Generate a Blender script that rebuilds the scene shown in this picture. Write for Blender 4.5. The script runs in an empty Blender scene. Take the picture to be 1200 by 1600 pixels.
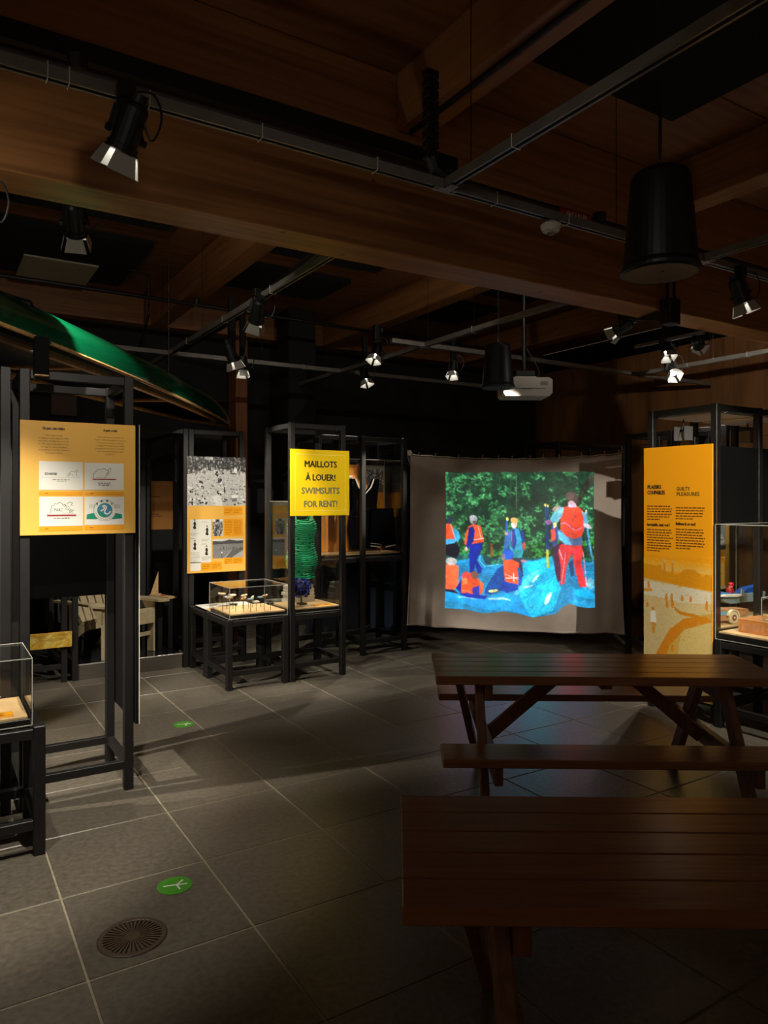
import bpy, math, random
import numpy as np
from mathutils import Vector, Matrix, noise
R = random.Random(7)
SC = bpy.context.scene
COL = SC.collection
# ------------------------------------------------------------------ camera, world, exposure
TH = math.atan2(710, 1137)           # the camera looks 32 degrees off the room's long axis
CC, SS = math.cos(TH), math.sin(TH)
cam = bpy.data.cameras.new('camera'); co = bpy.data.objects.new('camera', cam); COL.objects.link(co)
co.location = (0, 0, 1.64); co.rotation_euler = (math.pi/2, 0, -TH)
cam.sensor_width = 36; cam.sensor_fit = 'AUTO'; cam.lens = 1137/1600*36; cam.shift_y = -20/1600
cam.clip_start = .05; cam.clip_end = 100
SC.camera = co
w = bpy.data.worlds.new('world'); SC.world = w; w.use_nodes = True
w.node_tree.nodes['Background'].inputs[0].default_value = (1, .70, .46, 1)
w.node_tree.nodes['Background'].inputs[1].default_value = .066
SC.view_settings.view_transform = 'Standard'; SC.view_settings.look = 'None'
SC.view_settings.gamma = 1; SC.view_settings.use_curve_mapping = False
SC.view_settings.exposure = 0.0
SC.cycles.use_denoising = True
SC.cycles.max_bounces = 8; SC.cycles.transparent_max_bounces = 24
SC.cycles.sample_clamp_indirect = 4
SC.cycles.caustics_reflective = False; SC.cycles.caustics_refractive = False
LAMP = (1, .92, .79)
LE = 1.8                              # all spot lamps together

# ------------------------------------------------------------------ helpers
def sr(*c):
    o = []
    for x in c:
        x /= 255.
        o.append(x/12.92 if x < .04045 else ((x+.055)/1.055)**2.4)
    return tuple(o)
MATS = {}
def mat(name, col, rough=.6, metal=0, spec=.5, emit=None, es=0):
    if name in MATS: return MATS[name]
    m = bpy.data.materials.new(name); m.use_nodes = True
    b = m.node_tree.nodes['Principled BSDF']
    b.inputs['Base Color'].default_value = (*col, 1)
    b.inputs['Roughness'].default_value = rough
    b.inputs['Metallic'].default_value = metal
    b.inputs['Specular IOR Level'].default_value = spec
    if emit:
        b.inputs['Emission Color'].default_value = (*emit, 1); b.inputs['Emission Strength'].default_value = es
    MATS[name] = m
    return m
def vary(m, amount=.12, scale=6, stretch=(1, 1, 1), dark=None, bump=0, knots=False, objrand=0, detail=4):
    """procedural grain on a principled material, in object space"""
    nt = m.node_tree; N = nt.nodes; L = nt.links; b = N['Principled BSDF']
    c = tuple(b.inputs['Base Color'].default_value)
    tc = N.new('ShaderNodeTexCoord'); mp = N.new('ShaderNodeMapping'); mp.inputs['Scale'].default_value = stretch
    L.new(tc.outputs['Object'], mp.inputs[0])
    no = N.new('ShaderNodeTexNoise'); no.inputs['Scale'].default_value = scale; no.inputs['Detail'].default_value = detail
    L.new(mp.outputs[0], no.inputs['Vector'])
    mx = N.new('ShaderNodeMix'); mx.data_type = 'RGBA'
    d = dark or tuple(x*(1-amount*2) for x in c[:3])
    mx.inputs['A'].default_value = (*d, 1); mx.inputs['B'].default_value = tuple(min(1, x*(1+amount)) for x in c[:3])+(1,)
    mr = N.new('ShaderNodeMapRange'); mr.inputs['From Min'].default_value = .3; mr.inputs['From Max'].default_value = .7
    L.new(no.outputs['Fac'], mr.inputs['Value']); L.new(mr.outputs[0], mx.inputs['Factor'])
    out = mx.outputs['Result']
    if knots:
        vo = N.new('ShaderNodeTexVoronoi'); vo.inputs['Scale'].default_value = 3.2
        L.new(tc.outputs['Object'], vo.inputs['Vector'])
        m2 = N.new('ShaderNodeMapRange'); m2.inputs['From Min'].default_value = .035; m2.inputs['From Max'].default_value = .07
        L.new(vo.outputs['Distance'], m2.inputs['Value'])
        mk = N.new('ShaderNodeMix'); mk.data_type = 'RGBA'; mk.inputs['A'].default_value = tuple(x*.3 for x in c[:3])+(1,)
        L.new(m2.outputs[0], mk.inputs['Factor']); L.new(out, mk.inputs['B']); out = mk.outputs['Result']
    if objrand:
        oi = N.new('ShaderNodeObjectInfo'); hs = N.new('ShaderNodeHueSaturation')
        m3 = N.new('ShaderNodeMapRange'); m3.inputs['To Min'].default_value = 1-objrand; m3.inputs['To Max'].default_value = 1+objrand
        L.new(oi.outputs['Random'], m3.inputs['Value']); L.new(m3.outputs[0], hs.inputs['Value'])
        L.new(out, hs.inputs['Color']); out = hs.outputs[0]
    L.new(out, b.inputs['Base Color'])
    if bump:
        bp = N.new('ShaderNodeBump'); bp.inputs['Strength'].default_value = bump; bp.inputs['Distance'].default_value = .01
        L.new(no.outputs['Fac'], bp.inputs['Height']); L.new(bp.outputs[0], b.inputs['Normal'])
    return m

class MB:
    """collects faces of ONE mesh"""
    def __init__(s): s.v = []; s.f = []; s.smooth = False
    def add(s, vs, fs):
        n = len(s.v); s.v += [tuple(x) for x in vs]; s.f += [tuple(i+n for i in f) for f in fs]; return s
    def box(s, x0, x1, y0, y1, z0, z1, b=0.0, M=None):
        """box with chamfered edges (b) - 24 verts"""
        cx, cy, cz = (x0+x1)/2, (y0+y1)/2, (z0+z1)/2; h = ((x1-x0)/2, (y1-y0)/2, (z1-z0)/2)
        if b <= 0:
            vs = [(cx+sx*h[0], cy+sy*h[1], cz+sz*h[2]) for sx in (-1, 1) for sy in (-1, 1) for sz in (-1, 1)]
            fs = [(0, 1, 3, 2), (4, 6, 7, 5), (0, 4, 5, 1), (2, 3, 7, 6), (0, 2, 6, 4), (1, 5, 7, 3)]
        else:
            b = min(b, min(h)*.9); vs = []; idx = {}
            for ax in range(3):
                for sx in (-1, 1):
                    for sy in (-1, 1):
                        for sz in (-1, 1):
                            sg = (sx, sy, sz)
                            p = [sg[i]*(h[i] if i == ax else h[i]-b) for i in range(3)]
                            idx[(ax, sg)] = len(vs); vs.append((cx+p[0], cy+p[1], cz+p[2]))
            fs = []
            for ax in range(3):
                o1, o2 = [(1, 2), (2, 0), (0, 1)][ax]
                for sg in (-1, 1):
                    q = []
                    for a, c in ((-1, -1), (1, -1), (1, 1), (-1, 1)):
                        t = [0, 0, 0]; t[ax] = sg; t[o1] = a; t[o2] = c; q.append(idx[(ax, tuple(t))])
                    fs.append(tuple(q if sg > 0 else q[::-1]))
                # edges parallel to ax
                for a in (-1, 1):
                    for c in (-1, 1):
                        t0 = [0, 0, 0]; t1 = [0, 0, 0]; t0[ax] = -1; t1[ax] = 1
                        for t in (t0, t1): t[o1] = a; t[o2] = c
                        t0, t1 = tuple(t0), tuple(t1)
                        q = [idx[(o1, t0)], idx[(o1, t1)], idx[(o2, t1)], idx[(o2, t0)]]
                        fs.append(tuple(q[::-1] if a*c > 0 else q))
            for sx in (-1, 1):
                for sy in (-1, 1):
                    for sz in (-1, 1):
                        q = [idx[(a, (sx, sy, sz))] for a in range(3)]
                        fs.append(tuple(q if sx*sy*sz > 0 else q[::-1]))
        if M is not None: vs = [tuple(M @ Vector(v)) for v in vs]
        return s.add(vs, fs)
    def bar(s, p, q, wx, wz, b=0.0, up=(0, 0, 1)):
        """rectangular bar from p to q; wx across, wz along up"""
        p, q = Vector(p), Vector(q); d = q-p; L = d.length; d.normalize()
        u = Vector(up)
        if abs(u.dot(d)) > .98: u = Vector((0, 1, 0))
        x = d.cross(u).normalized(); z = x.cross(d)
        M = Matrix((( x.x, d.x, z.x, p.x), (x.y, d.y, z.y, p.y), (x.z, d.z, z.z, p.z), (0, 0, 0, 1)))
        return s.box(-wx/2, wx/2, 0, L, -wz/2, wz/2, b, M)
    def tube(s, pts, r, n=8, caps=True):
        pts = [Vector(p) for p in pts]; rs = r if isinstance(r, (list, tuple)) else [r]*len(pts)
        vs = []; prev = None
        for i, p in enumerate(pts):
            d = (pts[min(i+1, len(pts)-1)]-pts[max(i-1, 0)]).normalized()
            a = prev if prev is not None else (Vector((0, 0, 1)) if abs(d.z) < .9 else Vector((1, 0, 0)))
            x = (a-d*a.dot(d)).normalized(); prev = x; y = d.cross(x)
            for k in range(n):
                t = 2*math.pi*k/n; vs.append(p+(x*math.cos(t)+y*math.sin(t))*rs[i])
        fs = [(i*n+k, i*n+(k+1) % n, (i+1)*n+(k+1) % n, (i+1)*n+k) for i in range(len(pts)-1) for k in range(n)]
        if caps: fs += [tuple(range(n))[::-1], tuple((len(pts)-1)*n+k for k in range(n))]
        s.smooth = True
        return s.add(vs, fs)
    def lathe(s, prof, n=24, M=None, sx=1, sy=1, closed=True):
        vs = [(r*math.cos(2*math.pi*k/n)*sx, r*math.sin(2*math.pi*k/n)*sy, z) for r, z in prof for k in range(n)]
        if M is not None: vs = [tuple(M @ Vector(v)) for v in vs]
        fs = [(i*n+k, i*n+(k+1) % n, (i+1)*n+(k+1) % n, (i+1)*n+k) for i in range(len(prof)-1) for k in range(n)]
        if closed: fs += [tuple(range(n))[::-1], tuple((len(prof)-1)*n+k for k in range(n))]
        return s.add(vs, fs)
    def prism(s, poly, y0, y1, M=None):
        """polygon in xz extruded along y"""
        n = len(poly); vs = [(x, y0, z) for x, z in poly]+[(x, y1, z) for x, z in poly]
        if M is not None: vs = [tuple(M @ Vector(v)) for v in vs]
        fs = [tuple(range(n)), tuple(range(n, 2*n))[::-1]]+[(i, n+i, n+(i+1) % n, (i+1) % n) for i in range(n)]
        return s.add(vs, fs)
    def flat(s, poly, y):
        n = len(poly); return s.add([(x, y, z) for x, z in poly], [tuple(range(n))])
    def ell(s, cx, cy, cz, rx, ry, rz, n=12, m=8, M=None):
        vs = []; fs = []
        for i in range(m+1):
            a = math.pi*i/m
            for k in range(n):
                t = 2*math.pi*k/n; vs.append((cx+rx*math.sin(a)*math.cos(t), cy+ry*math.sin(a)*math.sin(t), cz+rz*math.cos(a)))
        for i in range(m):
            for k in range(n): fs.append((i*n+k, (i+1)*n+k, (i+1)*n+(k+1) % n, i*n+(k+1) % n))
        if M is not None: vs = [tuple(M @ Vector(v)) for v in vs]
        s.smooth = True
        return s.add(vs, fs)
    def mesh(s, name):
        me = bpy.data.meshes.new(name); me.from_pydata(s.v, [], s.f); me.validate()
        if s.smooth:
            me.polygons.foreach_set('use_smooth', [True]*len(me.polygons))
            me.set_sharp_from_angle(angle=math.radians(40))
        return me
def obj(name, mb, m, parent=None, loc=None, label=None):
    me = mb.mesh(name) if isinstance(mb, MB) else mb
    if m is not None and not me.materials: me.materials.append(m)
    o = bpy.data.objects.new(name, me); COL.objects.link(o); o.parent = parent
    if loc: o.location = loc
    if label: o['label'] = label
    return o
def tag(o, label, cat, group=None, kind=None):
    o['label'] = label; o['category'] = cat
    if group: o['group'] = group
    if kind: o['kind'] = kind
    return o
def thing(name, label, cat, loc=(0, 0, 0), rz=0, group=None):
    o = bpy.data.objects.new(name, None); COL.objects.link(o); o.location = loc; o.rotation_euler = (0, 0, rz)
    o.empty_display_size = .1
    return tag(o, label, cat, group)
def struct(name, mb, m, parent=None):
    o = obj(name, mb, m, parent)
    if parent is None: o['kind'] = 'structure'
    return o
def B(*a, **k): return MB().box(*a, **k)

# ------------------------------------------------------------------ materials
def wood(name, col, st, rough=.55, knots=False, am=.16, sc=5, rnd=0):
    return vary(mat(name, col, rough), am, sc, st, knots=knots, objrand=rnd)
GLU = sr(160, 108, 62)
M_beam_u = wood('glulam_along_u', GLU, (.25, 5, 7), .45, True)
M_beam_v = wood('glulam_along_v', GLU, (5, .25, 7), .5, True)
M_ceil = wood('ceiling_timber', sr(140, 92, 52), (.3, 4, 4), .6, True)
M_ply = wood('wall_plywood', sr(140, 94, 54), (3, 3, .3), .6, False, .14, 4, .05)
M_colw = wood('orange_timber', sr(160, 98, 55), (6, 6, .3), .55)
M_table = wood('stained_table', sr(158, 110, 74), (1.2, 22, 22), .27, False, .1, 3, .05)
M_legs = wood('stained_legs', sr(128, 82, 52), (14, 14, 2), .45, False, .18, 3, .07)
M_black = vary(mat('black_frame_paint', sr(20, 18, 17), .5), .12, 14)
M_blackm = mat('black_metal', sr(16, 15, 15), .45)
M_bwall = vary(mat('black_wall_paint', sr(35, 34, 34), .8), .06, 2)
M_bboard = vary(mat('black_board', sr(10, 9, 9), .9, spec=.12), .08, 3)
M_bpanel = vary(mat('black_acoustic_felt', sr(10, 10, 11), .95), .1, 60)
M_alu = vary(mat('galvanised_rail', sr(132, 127, 120), .4, .35), .1, 8)
M_flap = mat('lamp_flap_metal', sr(170, 168, 160), .5, .0)
M_glow = mat('lamp_lens', sr(255, 250, 235), .3, emit=(1, .95, .86), es=40)
M_white = mat('white_plastic', sr(215, 212, 205), .4)
M_offw = vary(mat('cream_cloth', sr(222, 214, 196), .85), .08, 9)
M_yel = mat('panel_yellow', sr(238, 182, 78), .5)
M_yel2 = mat('sign_yellow', sr(248, 208, 10), .45)
M_ora = mat('panel_orange', sr(240, 160, 14), .5)
M_ink = mat('black_ink', sr(34, 28, 22), .6)
M_inkb = mat('brown_ink', sr(110, 62, 10), .6)
M_paper = mat('white_card', sr(226, 224, 214), .55)
M_pine = wood('birch_ply', sr(228, 190, 136), (2, 9, 9), .5, False, .06, 4)
M_pale = wood('pale_chair_wood', sr(200, 182, 144), (7, 7, 7), .6, False, .08, 3)
M_steel = vary(mat('brushed_steel_plinth', sr(135, 128, 118), .38, .8), .08, 5, (1, 1, 30))
M_deck = mat('glossy_black_deck', sr(20, 20, 22), .12)
M_green = vary(mat('green_hull', sr(4, 74, 44), .14), .1, 3)
M_rim = wood('wood_gunwale', sr(196, 150, 96), (8, 8, 1), .4)
M_red = mat('red_ink', sr(150, 40, 48), .5)
M_grn = mat('sticker_green', sr(64, 140, 30), .5)
M_wht = mat('sticker_white', sr(225, 225, 215), .6)

def glass(name):
    m = bpy.data.materials.new(name); m.use_nodes = True; nt = m.node_tree; N = nt.nodes; N.clear()
    o = N.new('ShaderNodeOutputMaterial'); mx = N.new('ShaderNodeMixShader')
    lw = N.new('ShaderNodeLayerWeight'); lw.inputs[0].default_value = .5      # Schlick's curve on both faces of a thin clear sheet
    pw = N.new('ShaderNodeMath'); pw.operation = 'POWER'; pw.inputs[1].default_value = 5; nt.links.new(lw.outputs['Facing'], pw.inputs[0])
    fr = N.new('ShaderNodeMath'); fr.operation = 'MULTIPLY_ADD'; fr.inputs[1].default_value = .9; fr.inputs[2].default_value = .03; nt.links.new(pw.outputs[0], fr.inputs[0])
    t = N.new('ShaderNodeBsdfTransparent'); g = N.new('ShaderNodeBsdfGlossy'); g.inputs['Roughness'].default_value = .03
    t.inputs[0].default_value = (.98, .985, .975, 1); g.inputs[0].default_value = (.9, .9, .9, 1)
    nt.links.new(fr.outputs[0], mx.inputs[0]); nt.links.new(t.outputs[0], mx.inputs[1]); nt.links.new(g.outputs[0], mx.inputs[2]); nt.links.new(mx.outputs[0], o.inputs[0])
    return m
M_glass = glass('clear_acrylic')
M_edge = mat('acrylic_edge', sr(170, 170, 160), .25)

def vcol(name, rough=.6, emit=0):
    m = bpy.data.materials.new(name); m.use_nodes = True; nt = m.node_tree; b = nt.nodes['Principled BSDF']
    a = nt.nodes.new('ShaderNodeVertexColor'); a.layer_name = 'print'
    b.inputs['Roughness'].default_value = rough
    if emit:
        b.inputs['Base Color'].default_value = (.02, .02, .02, 1)
        nt.links.new(a.outputs[0], b.inputs['Emission Color']); b.inputs['Emission Strength'].default_value = emit
    else: nt.links.new(a.outputs[0], b.inputs['Base Color'])
    return m
M_print = vcol('printed_picture', .5)
M_proj = vcol('glowing_projection', .8, 1.4)

# ------------------------------------------------------------------ little painter for the printed pictures
class Paint:
    def __init__(s, x0, y0, x1, y1, W, H, col):
        s.b = (x0, y0, x1, y1); s.W, s.H = W, H
        s.X, s.Y = np.meshgrid(x0+(x1-x0)*(np.arange(W)+.5)/W, y0+(y1-y0)*(np.arange(H)+.5)/H)
        s.I = np.zeros((H, W, 3)); s.I[:] = np.array(col, float)
    def win(s, xs, ys):
        x0, y0, x1, y1 = s.b
        i0 = max(0, int((min(xs)-x0)/(x1-x0)*s.W)-1); i1 = min(s.W, int((max(xs)-x0)/(x1-x0)*s.W)+2)
        j0 = max(0, int((min(ys)-y0)/(y1-y0)*s.H)-1); j1 = min(s.H, int((max(ys)-y0)/(y1-y0)*s.H)+2)
        return slice(j0, max(j0, j1)), slice(i0, max(i0, i1))
    def poly(s, pts, col, a=1.):
        jj, ii = s.win([p[0] for p in pts], [p[1] for p in pts]); X, Y = s.X[jj, ii], s.Y[jj, ii]
        m = np.zeros(X.shape, bool); n = len(pts)
        for k in range(n):
            xa, ya = pts[k]; xb, yb = pts[(k+1) % n]
            if ya == yb: continue
            c = ((ya > Y) != (yb > Y)) & (X < (xb-xa)*(Y-ya)/(yb-ya)+xa); m ^= c
        s.I[jj, ii][m] = s.I[jj, ii][m]*(1-a)+np.array(col, float)*a
    def ell(s, cx, cy, rx, ry, col, a=1., rot=0):
        r = max(rx, ry); jj, ii = s.win([cx-r, cx+r], [cy-r, cy+r]); X, Y = s.X[jj, ii]-cx, s.Y[jj, ii]-cy
        c, q = math.cos(rot), math.sin(rot); m = ((X*c+Y*q)/rx)**2+((-X*q+Y*c)/ry)**2 < 1
        s.I[jj, ii][m] = s.I[jj, ii][m]*(1-a)+np.array(col, float)*a
    def line(s, pts, w, col, a=1.):
        for (xa, ya), (xb, yb) in zip(pts, pts[1:]):
            d = math.hypot(xb-xa, yb-ya) or 1; nx, ny = -(yb-ya)/d*w/2, (xb-xa)/d*w/2
            s.poly([(xa+nx, ya+ny), (xb+nx, yb+ny), (xb-nx, yb-ny), (xa-nx, ya-ny)], col, a)
    def blur(s, n):
        for _ in range(n):
            p = np.pad(s.I, ((1, 1), (1, 1), (0, 0)), 'edge'); s.I = (p[1:-1, 1:-1]*2+p[:-2, 1:-1]+p[2:, 1:-1]+p[1:-1, :-2]+p[1:-1, 2:])/6
    def mottle(s, a, cell, seed=1):
        g = np.random.RandomState(seed).randn(int(s.H/cell)+3, int(s.W/cell)+3)
        yy, xx = np.meshgrid(np.arange(s.H)/cell, np.arange(s.W)/cell, indexing='ij'); i, j = yy.astype(int), xx.astype(int); fy, fx = yy-i, xx-j
        v = g[i, j]*(1-fy)*(1-fx)+g[i+1, j]*fy*(1-fx)+g[i, j+1]*(1-fy)*fx+g[i+1, j+1]*fy*fx; s.I = s.I*(1+a*v[..., None])
    def grain(s, a, seed=1):
        g = np.random.RandomState(seed).randn(s.H, s.W, 1)*a; s.I = s.I+g
    def lin(s):
        c = np.clip(s.I, 0, 255)/255.
        return np.where(c < .04045, c/12.92, ((c+.055)/1.055)**2.4)
def picture(name, P, fn, m, parent=None, label=None):
    """a grid of P.W x P.H cells, coloured per cell corner; fn(s, t) -> position"""
    W, H = P.W, P.H; L = P.lin()
    co_ = [fn(i/(W-1), j/(H-1)) for j in range(H) for i in range(W)]
    idx = np.arange(W*H).reshape(H, W)
    f = np.stack([idx[:-1, :-1], idx[1:, :-1], idx[1:, 1:], idx[:-1, 1:]], -1).reshape(-1, 4)
    me = bpy.data.meshes.new(name); me.from_pydata(co_, [], f.tolist())
    at = me.color_attributes.new('print', 'FLOAT_COLOR', 'POINT')
    rgba = np.ones((W*H, 4), np.float32); rgba[:, :3] = L.reshape(-1, 3); at.data.foreach_set('color', rgba.ravel())
    me.materials.append(m); me.polygons.foreach_set('use_smooth', [True]*len(me.polygons))
    o = bpy.data.objects.new(name, me); COL.objects.link(o); o.parent = parent
    if label: o['label'] = label
    return o

# ------------------------------------------------------------------ lettering
def text(name, body, x, z, h, m, parent, y=-.0012, align='CENTER', sx=1.0, width=None, bold=0, rot=0, spacing=1, line=1.0):
    """words printed on a panel: cap height h, in the parent's xz plane"""
    cu = bpy.data.curves.new(name, 'FONT'); cu.body = body; cu.align_x = align; cu.size = h/.72; cu.resolution_u = 2
    cu.space_character = spacing; cu.space_line = line
    o = bpy.data.objects.new(name, cu); COL.objects.link(o)
    dg = bpy.context.evaluated_depsgraph_get(); me = bpy.data.meshes.new_from_object(o.evaluated_get(dg))
    bpy.data.objects.remove(o); bpy.data.curves.remove(cu)
    me.name = name
    xs = [v.co.x for v in me.vertices] or [0]
    if width: sx = width/max(1e-6, max(xs)-min(xs))
    c, s_ = math.cos(rot), math.sin(rot)
    for v in me.vertices:
        a, b = v.co.x*sx, v.co.y
        v.co = Vector((x+a*c-b*s_, y, z+a*s_+b*c))
    if bold:
        vs = [v.co.copy() for v in me.vertices]; fs = [tuple(p.vertices) for p in me.polygons]; n = len(vs); V = []; F = []
        for k, (a, b) in enumerate(((-1, 0), (1, 0), (0, .7), (0, -.7))):
            V += [(v.x+a*bold, v.y-k*.00002, v.z+b*bold) for v in vs]; F += [tuple(i+k*n for i in f) for f in fs]
        me = bpy.data.meshes.new(name); me.from_pydata(V, [], F)
    me.materials.clear(); me.materials.append(m)
    o = bpy.data.objects.new(name, me); COL.objects.link(o); o.parent = parent
    return o
def lines(name, x0, x1, z, n, dz, th, m, parent, y=-.0019, align='l', seed=1):
    """body copy too small to read: short word-long strokes, n lines"""
    q = random.Random(seed); mb = MB()
    for k in range(n):
        L = (x1-x0)*(q.uniform(.86, 1) if k < n-1 else q.uniform(.45, .7)); a = x0 if align == 'l' else (x0+x1)/2-L/2; e = a+L
        while a < e:
            w_ = min(q.uniform(.012, .034)*max(.5, (x1-x0)/.2), e-a)
            zz = z-k*dz; mb.add([(a, y, zz), (a+w_, y, zz), (a+w_, y, zz+th), (a, y, zz+th)], [(0, 1, 2, 3)]); a += w_+.35*th+.003
    o = obj(name, mb, m, parent); o['kind'] = 'stuff'
    return o
def rect(name, x0, z0, x1, z1, m, parent, y=-.0008, th=.0006):
    return obj(name, B(min(x0, x1), max(x0, x1), y-th, y, min(z0, z1), max(z0, z1)), m, parent)
def curve(pts, n=5):
    """smooth line through the points"""
    o = []
    for i in range(len(pts)-1):
        a, b, c, d = pts[max(0, i-1)], pts[i], pts[i+1], pts[min(len(pts)-1, i+2)]
        for k in range(n):
            t = k/n; o.append(tuple(.5*(2*b[j]+(c[j]-a[j])*t+(2*a[j]-5*b[j]+4*c[j]-d[j])*t*t+(3*b[j]-a[j]-3*c[j]+d[j])*t**3) for j in (0, 1)))
    return o+[pts[-1]]
def ribbon(name, pts, w_, m, parent, y=-.0016, closed=False):
    mb = MB(); pts = list(pts)+([pts[0]] if closed else [])
    L = []; Rr = []
    for i, p in enumerate(pts):
        a = pts[max(0, i-1)]; b = pts[min(len(pts)-1, i+1)]; dx, dz = b[0]-a[0], b[1]-a[1]; d = math.hypot(dx, dz) or 1
        L.append((p[0]-dz/d*w_/2, y, p[1]+dx/d*w_/2)); Rr.append((p[0]+dz/d*w_/2, y, p[1]-dx/d*w_/2))
    n = len(pts); mb.add(L+Rr, [(i, i+1, n+i+1, n+i) for i in range(n-1)])
    return obj(name, mb, m, parent)

# ------------------------------------------------------------------ floor, walls, ceiling
M_tile = vary(mat('floor_tile', sr(100, 93, 82), .34), .16, 38, (1, 1, 1), bump=.12, objrand=.10, detail=6)
M_grout = vary(mat('grout', sr(150, 140, 116), .8), .1, 30)
fl = struct('floor', B(-3.5, 9.5, -2.2, 9.6, -.06, -.0025), M_grout)
TS = .6; UO, VO = .458, 2.635-.6*7
tm = B(.0035, TS-.0035, .0035, TS-.0035, -.012, 0, .003).mesh('tile'); tm.materials.append(M_tile)
for i in range(-6, 16):
    for j in range(0, 24):
        u, v = UO+TS*i, VO+TS*j
        cu_, cv_ = u+.3, v+.3; X = CC*cu_-SS*cv_; Y = SS*cu_+CC*cv_
        if Y < 1.7 or abs(X) > .53*Y+.75 or v > 8.7 or u > 8.6: continue
        o = bpy.data.objects.new('tile', tm); COL.objects.link(o); o.parent = fl; o.location = (u, v, 0)
struct('wall_back', B(-3.5, 9.0, 9.3, 9.42, 0, 4.125), M_bwall)
wr = struct('wall_right', B(8.92, 9.04, -2.2, 9.3, 0, 4.1), M_bboard)
for k in range(9):
    v1 = 9.29-k*1.22
    obj('plywood_panel', B(8.89, 8.925, v1-1.214, v1, .02, 2.44, .002), M_ply, wr)
    obj('plywood_panel', B(8.89, 8.925, v1-1.214, v1, 2.446, 3.78, .002), M_ply, wr)
ceil = struct('ceiling', B(-3.5, 9.0, -2.2, 9.5, 4.13, 4.25), M_bboard)
for k in range(10):
    obj('ceiling_plank', B(-3.45, 8.95, -2.1+k*1.2+.004, -2.1+(k+1)*1.2-.004, 4.115, 4.132, .002), M_ceil, ceil)
# far timber band above the black wall
tag(obj('timber_beam', B(-3.5, 8.9, 9.1, 9.2985, 3.78, 4.11, .004), M_beam_u), 'perimeter timber beam over the black back wall', 'beam')
def beam(u0, u1, v0, v1, z0, z1, m, label): return tag(obj('timber_beam', B(u0, u1, v0, v1, z0, z1, .006), m), label, 'beam')
beam(-3.4, 8.88, 3.55, 3.815, 3.07, 4.112, M_beam_u, 'deep main timber beam crossing the whole picture from upper left to right')
for k, (u, lb) in enumerate([(2.3, 'left of the ceiling lamps rail, joining the main beam near the middle'), (4.66, 'behind the hanging speaker, second from the left'), (7.1, 'nearest the plywood wall on the right'), (-.1, 'overhead at far left above the canoe')]):
    beam(u, u+.2, 3.82, 9.095, 3.78, 4.112, M_beam_v, 'cross beam on the far side of the main beam, '+lb)
    if k < 3: beam(u, u+.2, -2, 3.545, 3.78, 4.112, M_beam_v, 'cross beam on the near side of the main beam, '+['at top centre', 'at right edge of the picture', 'out beyond the right edge'][k])

# timber column in the back wall and black duct column
tag(obj('timber_column', B(3.36, 3.52, 9.0, 9.28, .0, 3.775, .004), M_colw), 'orange timber column standing against the black back wall', 'column')
tag(obj('duct_column', B(3.93, 4.32, 8.62, 9.0, 0, 4.11, .004), M_bwall), 'black square duct column rising to the ceiling by the back wall', 'column')
# black acoustic panels on the ceiling
def acoustic(u0, u1, v0, v1, label, z=4.05):
    t = thing('acoustic_panel', label, 'ceiling panel', ((u0+u1)/2, (v0+v1)/2, z), 0)
    a, b = (u1-u0)/2, (v1-v0)/2
    obj('felt_face', B(-a, a, -b, b, 0, .05, .004), M_bpanel, t)
    for sx in (-1, 1):
        obj('fixing_batten', B(sx*a*.6-.02, sx*a*.6+.02, -b*.9, b*.9, .05, .066), M_blackm, t)
    return t
acoustic(-.6, 1.82, 7.05, 8.6, 'large black ceiling panel with a pale light tile at upper left')
acoustic(-.6, 1.83, 6.05, 6.6, 'narrow black ceiling panel just behind the main beam at left')
acoustic(2.8, 4.0, 7.1, 7.93, 'black square ceiling panel over the lamp rail, centre left')
acoustic(2.8, 4.04, 5.9, 6.64, 'narrow black ceiling panel behind the main beam, centre')
acoustic(5.43, 6.2, 7.15, 8.0, 'small black ceiling panel above the far hanging speaker')
acoustic(5.43, 6.25, 6.0, 6.68, 'small narrow black ceiling panel tucked behind the main beam, right of centre')
acoustic(2.82, 4.02, .7, 2.97, 'big black ceiling panel at top right in front of the main beam')
t = thing('light_tile', 'pale grey unlit light tile set in the large black ceiling panel', 'light', (1.13, 8.3, 4.03))
obj('diffuser', B(-.35, .35, -.38, .38, 0, .018, .003), mat('diffuser', sr(190, 186, 165), .5), t)
obj('tray', B(-.36, .36, -.39, .39, .0185, .0195), M_blackm, t)

# ------------------------------------------------------------------ rails, pipes and cables overhead
def unistrut(name, p, q, label, ties=(), drops=(), m=M_alu):
    """slotted channel: two lips and a web, hung on rods"""
    t = thing(name, label, 'rail', p)
    p, q = Vector(p), Vector(q); d = q-p; L = d.length; dn = d.normalized(); x = Vector((dn.y, -dn.x, 0))
    def bb(off, zz, wx, wz): 
        a = x*off+Vector((0, 0, zz)); return MB().bar(a, a+d, wx, wz)
    obj('web', bb(0, .04, .044, .004), m, t)
    obj('side_flange', bb(-.021, .02, .003, .04), m, t); obj('side_flange', bb(.021, .02, .003, .04), m, t)
    obj('lip', bb(-.015, 0, .010, .003), m, t); obj('lip', bb(.015, 0, .010, .003), m, t)
    for s_ in ties:
        c = dn*s_; mb = MB().tube([c+x*.024+Vector((0, 0, -.006)), c+x*.026+Vector((0, 0, .05)), c-x*.026+Vector((0, 0, .05)), c-x*.024+Vector((0, 0, -.006)), c+x*.024+Vector((0, 0, -.006))], .0022, 5)
        obj('cable_tie', mb, M_white, t)
    for s_, h_ in drops:
        c = dn*s_; obj('hanger_rod', MB().tube([c+Vector((0, 0, .03)), c+Vector((0, 0, h_))], .0025, 6), M_blackm, t)
        obj('rod_nut', MB().lathe([(.011, .038), (.011, .05)], 6, Matrix.Translation(c)), m, t)
    return t
ZR = 3.12
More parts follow.
